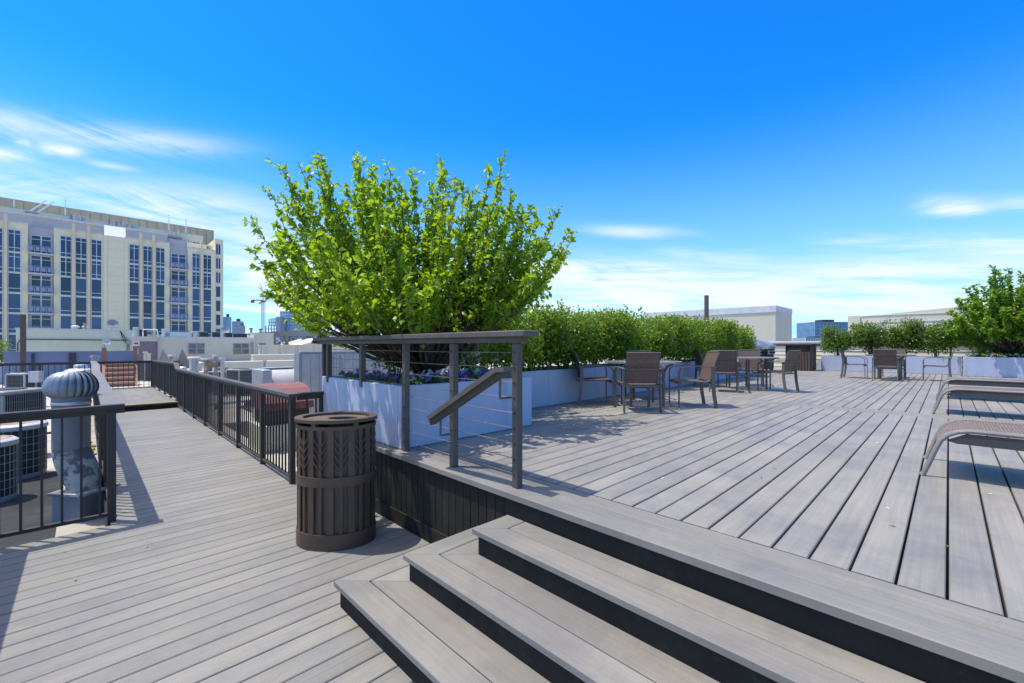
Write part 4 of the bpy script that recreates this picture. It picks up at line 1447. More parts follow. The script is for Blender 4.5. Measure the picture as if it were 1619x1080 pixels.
condenser('square grey air conditioner left of the turbine vent', 4, 616, 700, 7.4, .72, rz=R(50))
condenser('round white topped air conditioner with black grille behind the near guardrail', 22, 668, 752, 6.35, .66, True, 0)
condenser('round white topped air conditioner at the left edge of the view', -20, 694, 797, 5.35, .50, True, 0)
condenser('pale air conditioner behind the end guardrail on the left', 38, 589, 630, 13.5, .55, rz=R(50), casing='ac_white')
condenser('black grilled air conditioner beyond the walkway rail by the pipes', 381, 583, 610, 17, .72, rz=R(25))
condenser('tall beige air conditioner between the brown steps and the blue wall', 184, 561, 600, 26, .60, rz=R(40), casing='ac_white')
condenser('dark air conditioner behind the far end guardrail right of the brown steps', 231, 571, 600, 24, .95, rz=R(35))
condenser('small pale air conditioner beside the black grilled one', 348, 586, 610, 17.5, .6, rz=R(25), casing='ac_white')

ds = thing('disconnect_box', 'white electrical switch box on a post behind the end guardrail', 'electrical box', (*D(57, 12.6), ROOF_Z))
obj('box', MB().obox((0, 0, 1.03), (.30, .14, .32), R(-45)), M['ac_white'], ds)
obj('stand', MB().box(-.02, .02, -.02, .02, 0, .87), M['galv_dull'], ds)

# mushroom vent
mx, my = D(127, 17)
mv = thing('mushroom_vent', 'squat stainless mushroom roof vent behind the turbine vent', 'roof vent', (mx, my, ROOF_Z))
obj('curb', MB().box(-.34, .34, -.34, .34, 0, .55), M['galv_dull'], mv)
obj('neck', MB().lathe([(.27, .55), (.27, .74)], 24), M['rusty'], mv, smooth=True)
obj('hood', MB().lathe([(.30, .74), (.44, .78), (.44, .98), (.40, 1.02), (.22, 1.05), (.20, 1.16), (.16, 1.20), (.001, 1.21)], 28), M['stainless'], mv, smooth=True)


def pipe(label, px, py, depth, wpx, mat, capw=1.5, mat2=None, group='roof vent pipes', capmat=None, caph=.09):
    x, y_ = D(px, depth)
    r_ = wpx * depth / 682 / 2
    h = Z(py, depth) - ROOF_Z
    t = thing('vent_pipe', label, 'pipe', (x, y_, ROOF_Z), 0, group)
    obj('pipe', MB().lathe([(r_, 0), (r_, h - caph)], 16), M[mat], t, smooth=True)
    obj('cap', MB().lathe([(r_ * capw, h - caph), (r_ * capw * 1.05, h - caph * .5), (r_ * capw * .9, h)], 16), M[capmat or mat], t, smooth=True)
    obj('flange', MB().lathe([(r_ * 1.9, 0), (r_ * 1.15, .10)], 16), M['galv_dull'], t, smooth=True)
    return t


pipe('tall grey vent pipe behind the turbine vent', 150, 562, 16, 8.5, 'galv_dull', 1.3)
pipe('fat pale blue vent pipe with cream cap beyond the walkway rail', 307, 564, 17.5, 13, 'galv', 1.35, capmat='plaster')
pipe('fat rusty vent pipe with wide grey cap', 329, 566, 17.5, 12, 'rusty', 1.75, capmat='galv_dull', caph=.12)
pipe('thin tall rust streaked pipe beside the fat rusty one', 341, 561, 17, 6, 'rusty', 1.5, capmat='plaster')
pipe('thin white pipe next to the black grilled air conditioner', 352, 565, 16.5, 5.5, 'ac_white', 1.5)
pipe('short rusty pipe in front of the grey wooden steps', 271, 561, 24, 5, 'rusty', 2., capmat='galv')
pipe('cream pipe before the purple brick wall, taller of the pair', 230, 556, 30, 4.5, 'plaster', 1.4)
pipe('cream pipe before the purple brick wall, shorter of the pair', 235.5, 559, 30, 4, 'plaster', 1.4)

bv = thing('ball_vent', 'small bluish ball shaped turbine vent beside the grey wooden steps', 'roof vent', (*D(288, 18), ROOF_Z))
obj('stem', MB().lathe([(.09, 0), (.09, .82)], 14), M['galv_dull'], bv, smooth=True)
obj('ball', MB().lathe([(.07, .80), (.15, .86), (.17, .94), (.15, 1.02), (.08, 1.07), (.001, 1.08)], 20), M['galv'], bv, smooth=True)
rbv = thing('tank', 'small round red tank lying among the vent pipes', 'tank', (*D(352, 20), ROOF_Z))
obj('drum', MB().tube([(-.25, 0, .80), (-.2, 0, .80), (.2, 0, .80), (.25, 0, .80)], [.10, .17, .17, .10], 16), M['redmetal'], rbv, smooth=True)
obj('stand', MB().box(-.2, .2, -.12, .12, 0, .66), M['galv_dull'], rbv)
wv = thing('gooseneck_vent', 'bulbous pale metal vent behind the fat blue pipe', 'roof vent', (*D(316, 21), ROOF_Z))
obj('stem', MB().lathe([(.11, 0), (.11, .85)], 14), M['galv'], wv, smooth=True)
obj('head', MB().lathe([(.12, .84), (.2, .90), (.22, 1.0), (.2, 1.1), (.12, 1.16), (.001, 1.17)], 18), M['galv'], wv, smooth=True)


def crossover_steps(name, label, px, depth, w, n, h, mat, rz, side):
    """wooden steps over a parapet, with side boards"""
    x, y_ = D(px, depth)
    t = thing(name, label, 'steps', (x, y_, ROOF_Z), rz)
    for i in range(n):
        z = h * (i + 1) / n
        obj('tread', MB().cbox(-w / 2, w / 2, i * .27, i * .27 + .30, z - .085, z, .004), M['sunlit_treadwood' if mat == 'brownwood' else mat], t)
        obj('riser', MB().box(-w / 2 + .01, w / 2 - .01, i * .27 + .02, i * .27 + .05, z - h / n + .001, z - .087), M[mat], t)
    for sx in (-1, 1):
        a = sx * (w / 2 + .03)
        if side == 'post':
            obj('side_board', MB().strip([(a, -.05, .0), (a, n * .27 + .1, h * .9), (a + sx * .02, n * .27 + .2, h + .72)], (1, 0, 0), .17, .05), M['brownwood'], t)
        else:
            obj('side_board', MB().add([(a - .025, -.15, h * .55), (a - .025, n * .27 + .1, h * .55), (a - .025, n * .27 * .6, h + .75)] + [(a + .025, -.15, h * .55), (a + .025, n * .27 + .1, h * .55), (a + .025, n * .27 * .6, h + .75)],
                                       [(2, 1, 0), (3, 4, 5), (0, 1, 4, 3), (1, 2, 5, 4), (2, 0, 3, 5)]), M[mat], t)
    return t


crossover_steps('wooden_steps', 'reddish brown wooden steps just beyond the end guardrail', 189, 20.4, 1.06, 5, 1.12, 'brownwood', R(-3), 'post')
crossover_steps('wooden_steps', 'weathered grey wooden steps with triangular side boards', 287, 27, 1.05, 5, 1.0, 'greywood', R(25), 'tri')

# dark posts
for label, px, py, t_, wpx in (('dark square post rising behind the end guardrail on the left', 36.5, 497, 20, 6.3), ('dark square pole standing behind the hedge', 1117, 467, 23.4, 5.2)):
    x, y_ = D(px, t_)
    h = wpx * t_ / 682 / 2
    p = thing('tall_post', label, 'post', (x, y_, ROOF_Z), 0, 'tall dark posts')
    obj('pole', MB().cbox(-h, h, -h, h, .02, Z(py, t_) - ROOF_Z, .01), M['slatwood'], p)
    obj('base_plate', MB().box(-h * 2, h * 2, -h * 2, h * 2, 0, .02), M['steel_dark'], p)


def wall_x(x0, x1, y0, th, z0, z1):
    return MB().box(x0, x1, y0, y0 + th, z0, z1)


# lavender wall
bw = thing('parapet_wall', 'long lavender blue parapet wall behind the end guardrail', 'wall', (-1, 32, ROOF_Z))
xa, xb = D(6, 20.9)[0], D(212, 24)[0]
obj('wall_body', wall_x(xa, xb, 32, .3, ROOF_Z, Z(557.5, 20.9)), M['bluewall'], bw, True)
obj('coping', wall_x(xa - .05, xb + .05, 31.95, .4, Z(557.5, 20.9), Z(557.5, 20.9) + .05), M['bluewall'], bw, True)
for px in (52, 111, 118):
    x = 32 / 1.0
    rr_ = (px - 809.5) / 682
    tt = 31.9 / (FW[1] + rr_ * RT[1])
    x = tt * (FW[0] + rr_ * RT[0])
    obj('conduit', MB().box(x - .05, x + .05, 31.9, 31.97, ROOF_Z, 1.25), M['steel_dark'], bw, True)
bp = thing('planter_box', 'pale blue square planter box under the far left shrub', 'planter', (*D(2, 22), ROOF_Z))
obj('box', MB().obox((0, 0, .45), (.95, .95, .9), R(20)), M['stucco'], bp)
obj('soil', MB().obox((0, 0, .91), (.85, .85, .02), R(20)), M['soil'], bp)


def at_y(px, Y):
    rr_ = (px - 809.5) / 682
    tt = Y / (FW[1] + rr_ * RT[1])
    return tt * (FW[0] + rr_ * RT[0]), tt


def zy(px, py, Y):
    return Z(py, at_y(px, Y)[1])


# pale green stair bulkhead
x0, x1 = at_y(25, 40)[0], at_y(210, 40)[0]
zt = zy(25, 518, 40)
gb = thing('roof_bulkhead', 'low pale green stucco building with conduit and satellite dish', 'building', ((x0 + x1) / 2, 40, ROOF_Z))
obj('wall', MB().box(x0, x1, 40, 45, ROOF_Z, zt - .12), M['mint'], gb, True)
obj('coping', MB().box(x0 - .03, x1 + .03, 39.96, 45.05, zt - .119, zt), M['coping'], gb, True)
zc = zy(100, 537, 40)
obj('conduit', MB().tube([(at_y(28, 40)[0], 39.93, zy(28, 557, 40)), (at_y(28, 40)[0], 39.93, zc - .25), (at_y(33, 40)[0], 39.93, zc), (at_y(203, 40)[0], 39.93, zc - .02)], .03, 6), M['steel_dark'], gb, True)
cx_ = at_y(202, 40)[0]
obj('cable', MB().tube([(at_y(190, 40)[0], 39.94, zt - .1), (at_y(195, 40)[0], 39.93, zt - .7), (cx_, 39.92, zc - .3), (cx_ - .1, 39.92, zc - 1.1)], .022, 5), M['steel_dark'], gb, True)
obj('cable', MB().tube([(at_y(190, 40)[0], 39.94, zt - .1), (at_y(198, 40)[0], 39.93, zt - .6), (cx_ + .05, 39.92, zc - .2), (cx_ + .08, 39.92, zc - 1.2)], .022, 5), M['steel_dark'], gb, True)
obj('meter_box', MB().box(cx_ - .1, cx_ + .14, 39.8, 39.98, zc - .32, zc - .02), M['galv_dull'], gb, True)


def dish(label, px, py, depth, rad, base_z, yaw, mat='galv'):
    x, y_ = D(px, depth)
    z = Z(py, depth)
    t = thing('satellite_dish', label, 'satellite dish', (x, y_, base_z), yaw, 'satellite dishes on the roofs')
    h = z - base_z
    m = MB().lathe([(.001, 0), (rad * .5, rad * .08), (rad * .85, rad * .22), (rad, rad * .30), (rad * .97, rad * .30), (rad * .83, rad * .25), (.002, rad * .04)], 24)
    rot = Matrix.Rotation(R(62), 4, 'X')
    m.v = [tuple(rot @ Vector(v) + Vector((0, -.1, h))) for v in m.v]
    obj('reflector', m, M[mat], t, smooth=True)
    obj('mast', MB().tube([(0, 0, 0), (0, 0, h - .05), (0, -.09, h)], .03, 8), M['galv_dull'], t)
    obj('feed_arm', MB().tube([(0, -.1, h - rad * .6), (0, -.1 - rad * .95, h + rad * .25)], .018, 6), M['galv_dull'], t)


dish('oval satellite dish on the roof of the pale green building', 177, 513, 29.6, .33, zt, R(18), 'galv_dull')
dish('small round dish on a pole in front of the pale green building', 165, 541, 28.8, .27, ROOF_Z, R(35), 'ac_white')
pv = [(119, 516, 28, .22, 'low white roof vent on the pale green building'), (134, 517, 28, .16, 'small white roof vent on the pale green building, right of the pipe')]
for px, py, t_, rr_, lb in pv:
    x, y_ = at_y(px, 41.5)[0], 41.5
    v = thing('roof_vent', lb, 'roof vent', (x, y_, zt), 0, 'small vents on the pale green building')
    obj('neck', MB().lathe([(rr_ * .6, 0), (rr_ * .6, .12)], 14), M['galv'], v)
    obj('hood', MB().lathe([(rr_, .12), (rr_, .2), (rr_ * .5, .27)], 14), M['ac_white'], v)
v = thing('vent_pipe', 'short rusty pipe on the roof of the pale green building', 'pipe', (at_y(119.5, 41)[0] + .45, 41, zt), 0, 'roof vent pipes')
obj('pipe', MB().lathe([(.07, 0), (.07, .35)], 10), M['rusty'], v)
obj('cap', MB().lathe([(.1, .35), (.1, .42)], 10), M['rusty'], v)

# purple brick wall with sign and window
Yb = 47
x0, x1 = at_y(207, Yb)[0], at_y(249, Yb)[0]
zt_b = zy(230, 532, Yb)
pb_ = thing('brick_building', 'purple brick wall with a small red and white sign', 'building', ((x0 + x1) / 2, Yb, ROOF_Z))
obj('wall', MB().box(x0 - 3, x1, Yb, Yb + 4, ROOF_Z, zt_b - .4), M['brick'], pb_, True)
obj('fascia_band', MB().box(x0 - 3, x1, Yb - .03, Yb + 4, zt_b - .399, zt_b), M['plaster'], pb_, True)
wz0, wz1 = zy(215, 560, Yb), zy(215, 550, Yb)
wf = obj('window', MB().box(at_y(212, Yb)[0], at_y(218.5, Yb)[0], Yb - .05, Yb - .002, wz0, wz1), M['winframe'], pb_, True)
obj('pane', MB().box(at_y(213, Yb)[0], at_y(217.5, Yb)[0], Yb - .056, Yb - .051, wz0 + .1, wz1 - .1), M['dglass'], wf, True)
sg = thing('wall_sign', 'small white sign with a red mark on the purple brick wall', 'sign', (at_y(215, Yb)[0], Yb - .05, zy(215, 543, Yb)))
obj('board', MB().box(-.22, .22, 0, .03, -.2, .2), M['white'], sg)
obj('red_mark', MB().box(-.12, .14, -.006, -.001, -.09, .09), M['sign_red'], sg)

# long cream building with two windows
x0, x1 = x1, at_y(402, Yb)[0]
cb = thing('low_building', 'long low cream building with two dark windows and plant on its roof', 'building', ((x0 + x1) / 2, Yb, ROOF_Z))
obj('wall', MB().box(x0, x1, Yb - .15, Yb + 8, ROOF_Z, zt_b - .1), M['plaster'], cb, True)
obj('coping', MB().box(x0, x1, Yb - .2, Yb + 8, zt_b - .099, zt_b + .02), M['coping'], cb, True)
obj('downpipe', MB().box(at_y(252, Yb)[0] - .04, at_y(252, Yb)[0] + .04, Yb - .25, Yb - .152, ROOF_Z, zt_b - .12), M['ac_white'], cb, True)
for pa, pb2 in ((297, 323), (368, 393)):
    xa, xb = at_y(pa, Yb)[0], at_y(pb2, Yb)[0]
    z1, z0 = zy(pa, 543, Yb), zy(pa, 560, Yb)
    w = obj('window', MB().box(xa, xb, Yb - .2, Yb - .152, z0, z1), M['galv_dull'], cb, True)
    for i in range(2):
        for j in range(2):
            xs0 = xa + .07 + i * (xb - xa) / 2
            zs0 = z0 + .06 + j * (z1 - z0) * .5
            obj('pane', MB().box(xs0, xs0 + (xb - xa) / 2 - .12, Yb - .207, Yb - .201, zs0, zs0 + (z1 - z0) * .5 - .1), M['dglass'], w, True)
obj('roof_edge_strip', MB().box(x0, x1, Yb - .9, Yb - .16, ROOF_Z + .25, ROOF_Z + .38), M['steel_dark'], cb, True)
x2 = at_y(434, Yb)[0]
cb2 = thing('low_building', 'taller cream block with a small dark hatch beside the steel frame', 'building', ((x1 + x2) / 2, Yb, ROOF_Z))
zt2 = zy(400, 527, Yb)
obj('wall', MB().box(x1 + .01, x2, Yb + .3, Yb + 7, ROOF_Z, zt2), M['plaster'], cb2, True)
obj('coping', MB().box(x1 - .03, x2 + .05, Yb + .25, Yb + 7.05, zt2 + .001, zt2 + .07), M['coping'], cb2, True)
w = obj('hatch', MB().box(at_y(411, Yb)[0], at_y(421, Yb)[0], Yb + .22, Yb + .298, zy(415, 549, Yb), zy(415, 545, Yb) + .1), M['slatwood'], cb2, True)

# row of small plant on the long cream building
r = random.Random(17)
lab = ['dark condenser on the long cream roof, fourth from its right end', 'dark condenser on the long cream roof, third from its right end', 'dark condenser on the long cream roof, second from its right end', 'dark condenser on the long cream roof, at its right end',
       'dark condenser on the long cream roof, fifth from its right end', 'dark condenser with a white pipe beside it on the left of the long cream roof']
unit = None
for (px, wpx, hpx), lb in zip(((341, 9, 9), (361, 9, 8), (374, 8, 7), (385, 8, 7), (322, 10, 9), (226, 9, 12)), lab):
    xx, tt = at_y(px, Yb + 2)
    w_, h_ = wpx * tt / 682, hpx * tt / 682
    if unit is None:
        unit = thing('rooftop_unit', lb, 'air conditioner', (xx, Yb + 2, zt_b), 0, 'dark units along the cream roof')
        obj('casing', MB().cbox(-.5, .5, -.5, .5, .0, .93, .02), M['coil'], unit)
        obj('lid', MB().cbox(-.53, .53, -.53, .53, .931, 1.0, .01), M['galv_dull'], unit)
        unit.scale = (w_, w_, h_)
    else:
        dup(unit, (xx, Yb + 2, zt_b), 0, lb, 'dark units along the cream roof', (w_, w_, h_))
wu = None
for px, wpx, hpx, lb in ((214.5, 6, 15, 'tall bluish vent box at the left end of the long cream roof'), (262, 9, 13, 'white vent box on the long cream roof below the balconies'), (281, 34, 8, 'long low white duct on the cream roof below the balconies'), (312, 13, 10, 'grey vent box right of the long white duct')):
    xx, tt = at_y(px, Yb + 2.6)
    w_, h_ = wpx * tt / 682, hpx * tt / 682
    if wu is None:
        wu = thing('roof_box', lb, 'vent', (xx, Yb + 2.6, zt_b), 0, 'pale boxes on the cream roof')
        obj('casing', MB().cbox(-.5, .5, -.35, .35, .0, .9, .02), M['galv'], wu)
        obj('lid', MB().cbox(-.54, .54, -.4, .4, .901, 1.0, .01), M['ac_white'], wu)
        wu.scale = (w_, 1, h_)
    else:
        dup(wu, (xx, Yb + 2.6, zt_b), 0, lb, 'pale boxes on the cream roof', (w_, 1, h_))
dish('grey satellite dish among the dark units on the cream roof', 356, 523, 44, .42, zt_b, R(-10), 'galv_dull')
gp = thing('handrail_loop', 'white pipe loop on the left of the long cream roof', 'pipe', (at_y(238, Yb + 1.5)[0], Yb + 1.5, zt_b))
obj('loop', MB().tube([(-.5, 0, 0), (-.5, 0, .62), (.45, 0, .62), (.5, 0, .0)], .05, 8), M['white'], gp)

# parapet walls on the roofs beyond the walkway rail
pw = 0
for px0, px1, y0p, py, th, mat, lb in ((400, 620, 36, 560, .5, 'plaster', 'long cream parapet in front of the steel frame'), (355, 700, 30, 570.5, .45, 'plaster', 'pale rounded parapet crossing the roofs beyond the walkway rail'), (300, 700, 24.5, 586, .35, 'roof', 'low pale kerb on the roof behind the ducts')):
    xa = at_y(px0, y0p)[0]
    xb = at_y(min(px1, 640), y0p)[0] + 4
    z1 = zy(px0 + 60, py, y0p)
    t = thing('roof_parapet', lb, 'wall', ((xa + xb) / 2, y0p, ROOF_Z), 0, 'roof parapets')
    obj('wall_body', MB().box(xa, xb, y0p, y0p + th, ROOF_Z, z1 - .1), M[mat], t, True)
    obj('coping', MB().cbox(xa - .03, xb + .03, y0p - .06, y0p + th + .06, z1 - .099, z1, .03), M['plaster'], t, True)
# cream panel fence with pilasters
Yf = 41
xa, xb = at_y(410, Yf)[0], at_y(640, Yf)[0]
z1, z0 = zy(430, 545, Yf), ROOF_Z
pf = thing('panel_wall', 'low cream wall with pilasters in front of the steel frame', 'wall', ((xa + xb) / 2, Yf, ROOF_Z))
obj('wall_body', MB().box(xa, xb, Yf, Yf + .25, z0, z1 - .1), M['plaster'], pf, True)
obj('coping', MB().box(xa - .05, xb, Yf - .08, Yf + .33, z1 - .099, z1), M['plaster'], pf, True)
for i in range(6):
    x = xa + .3 + i * 1.45
    obj('pilaster', MB().box(x - .12, x + .12, Yf - .14, Yf - .002, z0, z1 - .101), M['plaster'], pf, True)

# scorched steel frame with debris
Ys = 50
t = thing('steel_frame', 'open steel roof frame with diagonal braces and heaped scrap', 'structure', (at_y(470, Ys)[0], Ys, 0))
zt_s, zb_s = zy(470, 529, Ys), zy(470, 548, Ys)
for i in range(2):
    yy = Ys + i * 5
    for px in (433, 453, 480, 510, 540):
        x = at_y(px, Ys)[0]
        obj('column', MB().box(x - .16, x + .16, yy - .16, yy + .16, ROOF_Z, zt_s - .16), M['greywood'], t, True)
    obj('beam', MB().box(at_y(430, Ys)[0], at_y(600, Ys)[0], yy - .2, yy + .2, zt_s - .159, zt_s + .3), M['greywood'], t, True)
for a, b in ((433, 453), (453, 433)):
    obj('brace', MB().tube([(at_y(a, Ys)[0], Ys - .05, zb_s), (at_y(b, Ys)[0], Ys - .05, zt_s - .2)], .09, 5), M['greywood' if a < b else 'white'], t, True)
r = random.Random(2)
dm = {k_: MB() for k_ in ('debris', 'steel_dark', 'rusty')}
for i in range(150):
    px = r.uniform(450, 590)
    x = at_y(px, Ys)[0]
    hmax = max(.6, zt_s - .2 - abs(px - 520) / 90)
    z = r.uniform(zb_s - .2, hmax)
    dm[r.choice(['debris', 'steel_dark', 'rusty', 'debris'])].obox((x, Ys + r.uniform(.4, 4.6), z), (r.uniform(.4, 2.2), r.uniform(.1, .4), r.uniform(.05, .22)), r.random() * 3, r.uniform(-.5, .5), r.uniform(-.5, .5))
for k_, m_ in dm.items():
    obj('scrap', m_, M[k_], t, True, kind='stuff')
obj('rubble_heap', MB().add([(at_y(445, Ys)[0], Ys - .5, ROOF_Z), (at_y(600, Ys)[0], Ys - .5, ROOF_Z), (at_y(600, Ys)[0], Ys + 5, ROOF_Z), (at_y(445, Ys)[0], Ys + 5, ROOF_Z), (at_y(500, Ys)[0], Ys + 2, zb_s + .4), (at_y(560, Ys)[0], Ys + 2, zb_s + .8)], [(0, 1, 5, 4), (1, 2, 5), (2, 3, 4, 5), (3, 0, 4)]), M['debris'], t, True)
sb = thing('gable_shed', 'pale shed with a sloping white roof edge behind the big tree', 'building', (at_y(620, 44)[0], 44, ROOF_Z))
xa, xm, xb = at_y(474, 44)[0], at_y(520, 44)[0], at_y(930, 44)[0]
z0_, z1_ = zy(474, 548, 44), zy(520, 534, 44)
vs = [(xa, 44, ROOF_Z), (xb, 44, ROOF_Z), (xb, 44, z1_ + .1), (xm, 44, z1_), (xa, 44, z0_)]
vs += [(x, 52, z) for x, y_, z in vs]
obj('wall', MB().add(vs, [(0, 1, 2, 3, 4), (9, 8, 7, 6, 5), (0, 4, 9, 5), (4, 3, 8, 9), (3, 2, 7, 8), (2, 1, 6, 7)]), M['plaster'], sb, True)
obj('roof_edge', MB().strip([(xa - .1, 43.9, z0_ + .05), (xm, 43.9, z1_ + .06), (xb, 43.9, z1_ + .16)], (0, 1, 0), .4, .16), M['white'], sb, True)

# ducts beside the planter
Yd = 11.6
xa, xb = at_y(477, Yd)[0], at_y(648, Yd)[0]
z1 = zy(490, 556, Yd)
dk = thing('roof_duct', 'tall pale ribbed metal duct behind the square planter', 'duct', ((xa + xb) / 2, Yd, ROOF_Z), 0, 'rooftop ducts')
n = 14
for i in range(n):
    a, b = xa + (xb - xa) * i / n, xa + (xb - xa) * (i + 1) / n
    obj('panel', MB().cbox(a + .002, b - .002, Yd, Yd + .03, ROOF_Z + .05, z1 - .05, .008), M['galv'], dk, True)
obj('body', MB().box(xa, xb, Yd + .031, Yd + .3, ROOF_Z, z1 - .06), M['galv_dull'], dk, True)
obj('top_flange', MB().box(xa - .05, xb + .02, Yd - .04, Yd + .34, z1 - .049, z1), M['galv_dull'], dk, True)
obj('end_flange', MB().box(xa - .08, xa - .003, Yd - .05, Yd + .32, ROOF_Z, z1 - .051), M['galv_dull'], dk, True)
for px, py in ((527, 556), (541, 561), (593, 563), (600, 556)):
    x, _ = at_y(px, Yd - .5)
    zz = zy(px, py, Yd - .5)
    obj('support_fin', MB().add([(x - .07, Yd - .42, ROOF_Z), (x + .09, Yd - .42, ROOF_Z), (x + .06, Yd - .42, zz - .15), (x + .01, Yd - .42, zz), (x - .06, Yd - .42, zz)] + [(x - .07, Yd - .38, ROOF_Z), (x + .09, Yd - .38, ROOF_Z), (x + .06, Yd - .38, zz - .15), (x + .01, Yd - .38, zz), (x - .06, Yd - .38, zz)],
                                    [(0, 1, 2, 3, 4), (9, 8, 7, 6, 5), (0, 5, 6, 1), (1, 6, 7, 2), (2, 7, 8, 3), (3, 8, 9, 4), (4, 9, 5, 0)]), M['galv_dull'], dk, True)
Yc = 12.2
xa, xm, xb = at_y(415, Yc)[0], at_y(430, Yc)[0], at_y(476, Yc)[0]
z1 = zy(440, 584, Yc)
wd = thing('roof_duct', 'white curved duct joining the tall ribbed duct', 'duct', ((xa + xb) / 2, Yc, ROOF_Z), 0, 'rooftop ducts')
obj('end_box', MB().cbox(xa, xm, Yc, Yc + 1., ROOF_Z, z1 - .01, .01), M['galv'], wd, True)
prof = [(Yc + .04 + .55 * (1 - math.cos(a * PI / 16)), z1 - .62 + .60 * math.sin(a * PI / 16)) for a in range(0, 9)]
prof = [(Yc + .04, ROOF_Z)] + prof + [(Yc + .95, z1 - .02), (Yc + .95, ROOF_Z)]
n = len(prof)
vs = [(xm + .005, y_, z) for y_, z in prof] + [(xb, y_, z) for y_, z in prof]
obj('curved_hood', MB().add(vs, [tuple(range(n - 1, -1, -1)), tuple(range(n, 2 * n))] + [(i, (i + 1) % n, n + (i + 1) % n, n + i) for i in range(n)]), M['ac_white'], wd, True, True)
obj('top_strip', MB().box(xm - .02, xb + .02, Yc + .5, Yc + 1.02, z1 - .008, z1 + .02), M['galv_dull'], wd, True)
# red hood
Yr = 9.0
xa, xb = at_y(408, Yr)[0], at_y(484, Yr)[0]
z1, z0 = zy(430, 608, Yr), zy(430, 641, Yr)
rh = thing('red_hood', 'faded red curved vent hood on a pale curb beyond the walkway rail', 'roof vent', ((xa + xb) / 2, Yr, ROOF_Z))
prof = [(Yr - .42, z0 - .05), (Yr - .40, z0 + .08), (Yr - .30, z0 + .2), (Yr - .12, z0 + .32), (Yr + .1, z1 - .03), (Yr + .35, z1), (Yr + .5, z1 - .05), (Yr + .5, z0 - .05)]
n = len(prof)
vs = [(xa, y_, z) for y_, z in prof] + [(xb, y_, z) for y_, z in prof]
obj('hood', MB().add(vs, [tuple(range(n - 1, -1, -1)), tuple(range(n, 2 * n))] + [(i, (i + 1) % n, n + (i + 1) % n, n + i) for i in range(n)]), M['redmetal'], rh, True)
obj('throat', MB().box(xa + .05, xb - .05, Yr - .3, Yr + .45, .18, z0 - .051), M['steel_dark'], rh, True)
obj('curb', MB().box(xa - .05, xb + .05, Yr - .4, Yr + .5, ROOF_Z, .179), M['mint'], rh, True)
for i in range(8):
    x = xa + .04 + i * (xb - xa - .08) / 7
    obj('seam', MB().box(x - .008, x + .008, Yr - .428, Yr - .41, z0 - .04, z0 + .06), M['redmetal'], rh, True)
# small roof clutter
for px, py, t_, w_, lb, m_ in ((427, 605, 15, .14, 'small dark square pipe cap on the pale roof', 'steel_dark'), (418, 580, 24, .16, 'small rusty pipe cap near the low pale kerb', 'rusty'), (398, 545, 38, .4, 'small grey vent hood on the far cream parapet', 'galv')):
    x, y_ = D(px, t_)
    t = thing('roof_fitting', lb, 'roof fitting', (x, y_, ROOF_Z))
    h = Z(py - 10, t_) - ROOF_Z
    obj('stem', MB().box(-w_ * .3, w_ * .3, -w_ * .3, w_ * .3, 0, h - w_ * .8), M['galv_dull'], t)
    obj('head', MB().cbox(-w_ / 2, w_ / 2, -w_ / 2, w_ / 2, h - w_ * .8 + .001, h, .01), M[m_], t)

# ------------------------------------------------------------------ big apartment building on the left
YA = 105.
ap = thing('apartment_building', 'large cream apartment building with blue windows, tan pilasters and grey balconies', 'building', (4, YA, -22))


def ax(px):
    return at_y(px, YA)[0]


FL = [20.2, 16.55, 13.3, 10.03, 6.77, 3.5, .2]                     # heads of the window rows
SPAN = [3.52, 3.12, 3.12, 3.1, 3.1, 3.1, 3.0]
obj('wall', MB().box(ax(-40), ax(44), YA, YA + 14, -22, 21.3), M['cream'], ap, True)
obj('wall', MB().box(ax(85), ax(268), YA, YA + 14, -22, 21.2), M['cream'], ap, True)
obj('wall', MB().box(ax(297), ax(340.6), YA, YA + 14, -22, 20.9), M['cream'], ap, True)
obj('balcony_wall', MB().box(ax(44) + .01, ax(85) - .01, YA + .4, YA + 14, -22, 21.1), M['grey_wall'], ap, True)
obj('balcony_wall', MB().box(ax(268) + .01, ax(297) - .01, YA + .4, YA + 14, -22, 21.0), M['grey_wall'], ap, True)
# rounded end bay
cx0 = ax(340.6)
rb_ = MB().prism([(cx0 + .02, YA + .5), (ax(350), YA + .5), (ax(351.5) + .1, YA + .8), (ax(352) + .35, YA + 1.3), (ax(352) + .45, YA + 2.2), (ax(352) + .45, YA + 14), (cx0 + .02, YA + 14)], -22, 23.6)
obj('end_bay', rb_, M['cream'], ap, True)
# parapets, set-backs and the tan ribbed upper wall
obj('coping', MB().box(ax(-40), ax(44), YA - .15, YA + .4, 21.302, 21.55), M['coping'], ap, True)
obj('coping', MB().box(ax(85), ax(161), YA - .15, YA + .4, 21.202, 21.45), M['coping'], ap, True)
obj('coping', MB().box(ax(197), ax(268), YA - .15, YA + .4, 21.202, 21.45), M['coping'], ap, True)
obj('coping', MB().box(ax(297), ax(340.6), YA - .15, YA + .4, 20.902, 21.15), M['coping'], ap, True)
obj('setback', MB().box(ax(-40), ax(268), YA + 3, YA + 14, 20.5, 23.4), M['grey_wall'], ap, True)
obj('setback', MB().box(ax(268), ax(310), YA + 3.6, YA + 14, 20.5, 22.9), M['grey_wall'], ap, True)
obj('setback', MB().box(ax(300), ax(341), YA + 3.2, YA + 14, 20.5, 22.6), M['cream'], ap, True)
obj('coping', MB().box(ax(-40), ax(268) + .1, YA + 2.8, YA + 3.4, 23.402, 23.75), M['coping'], ap, True)
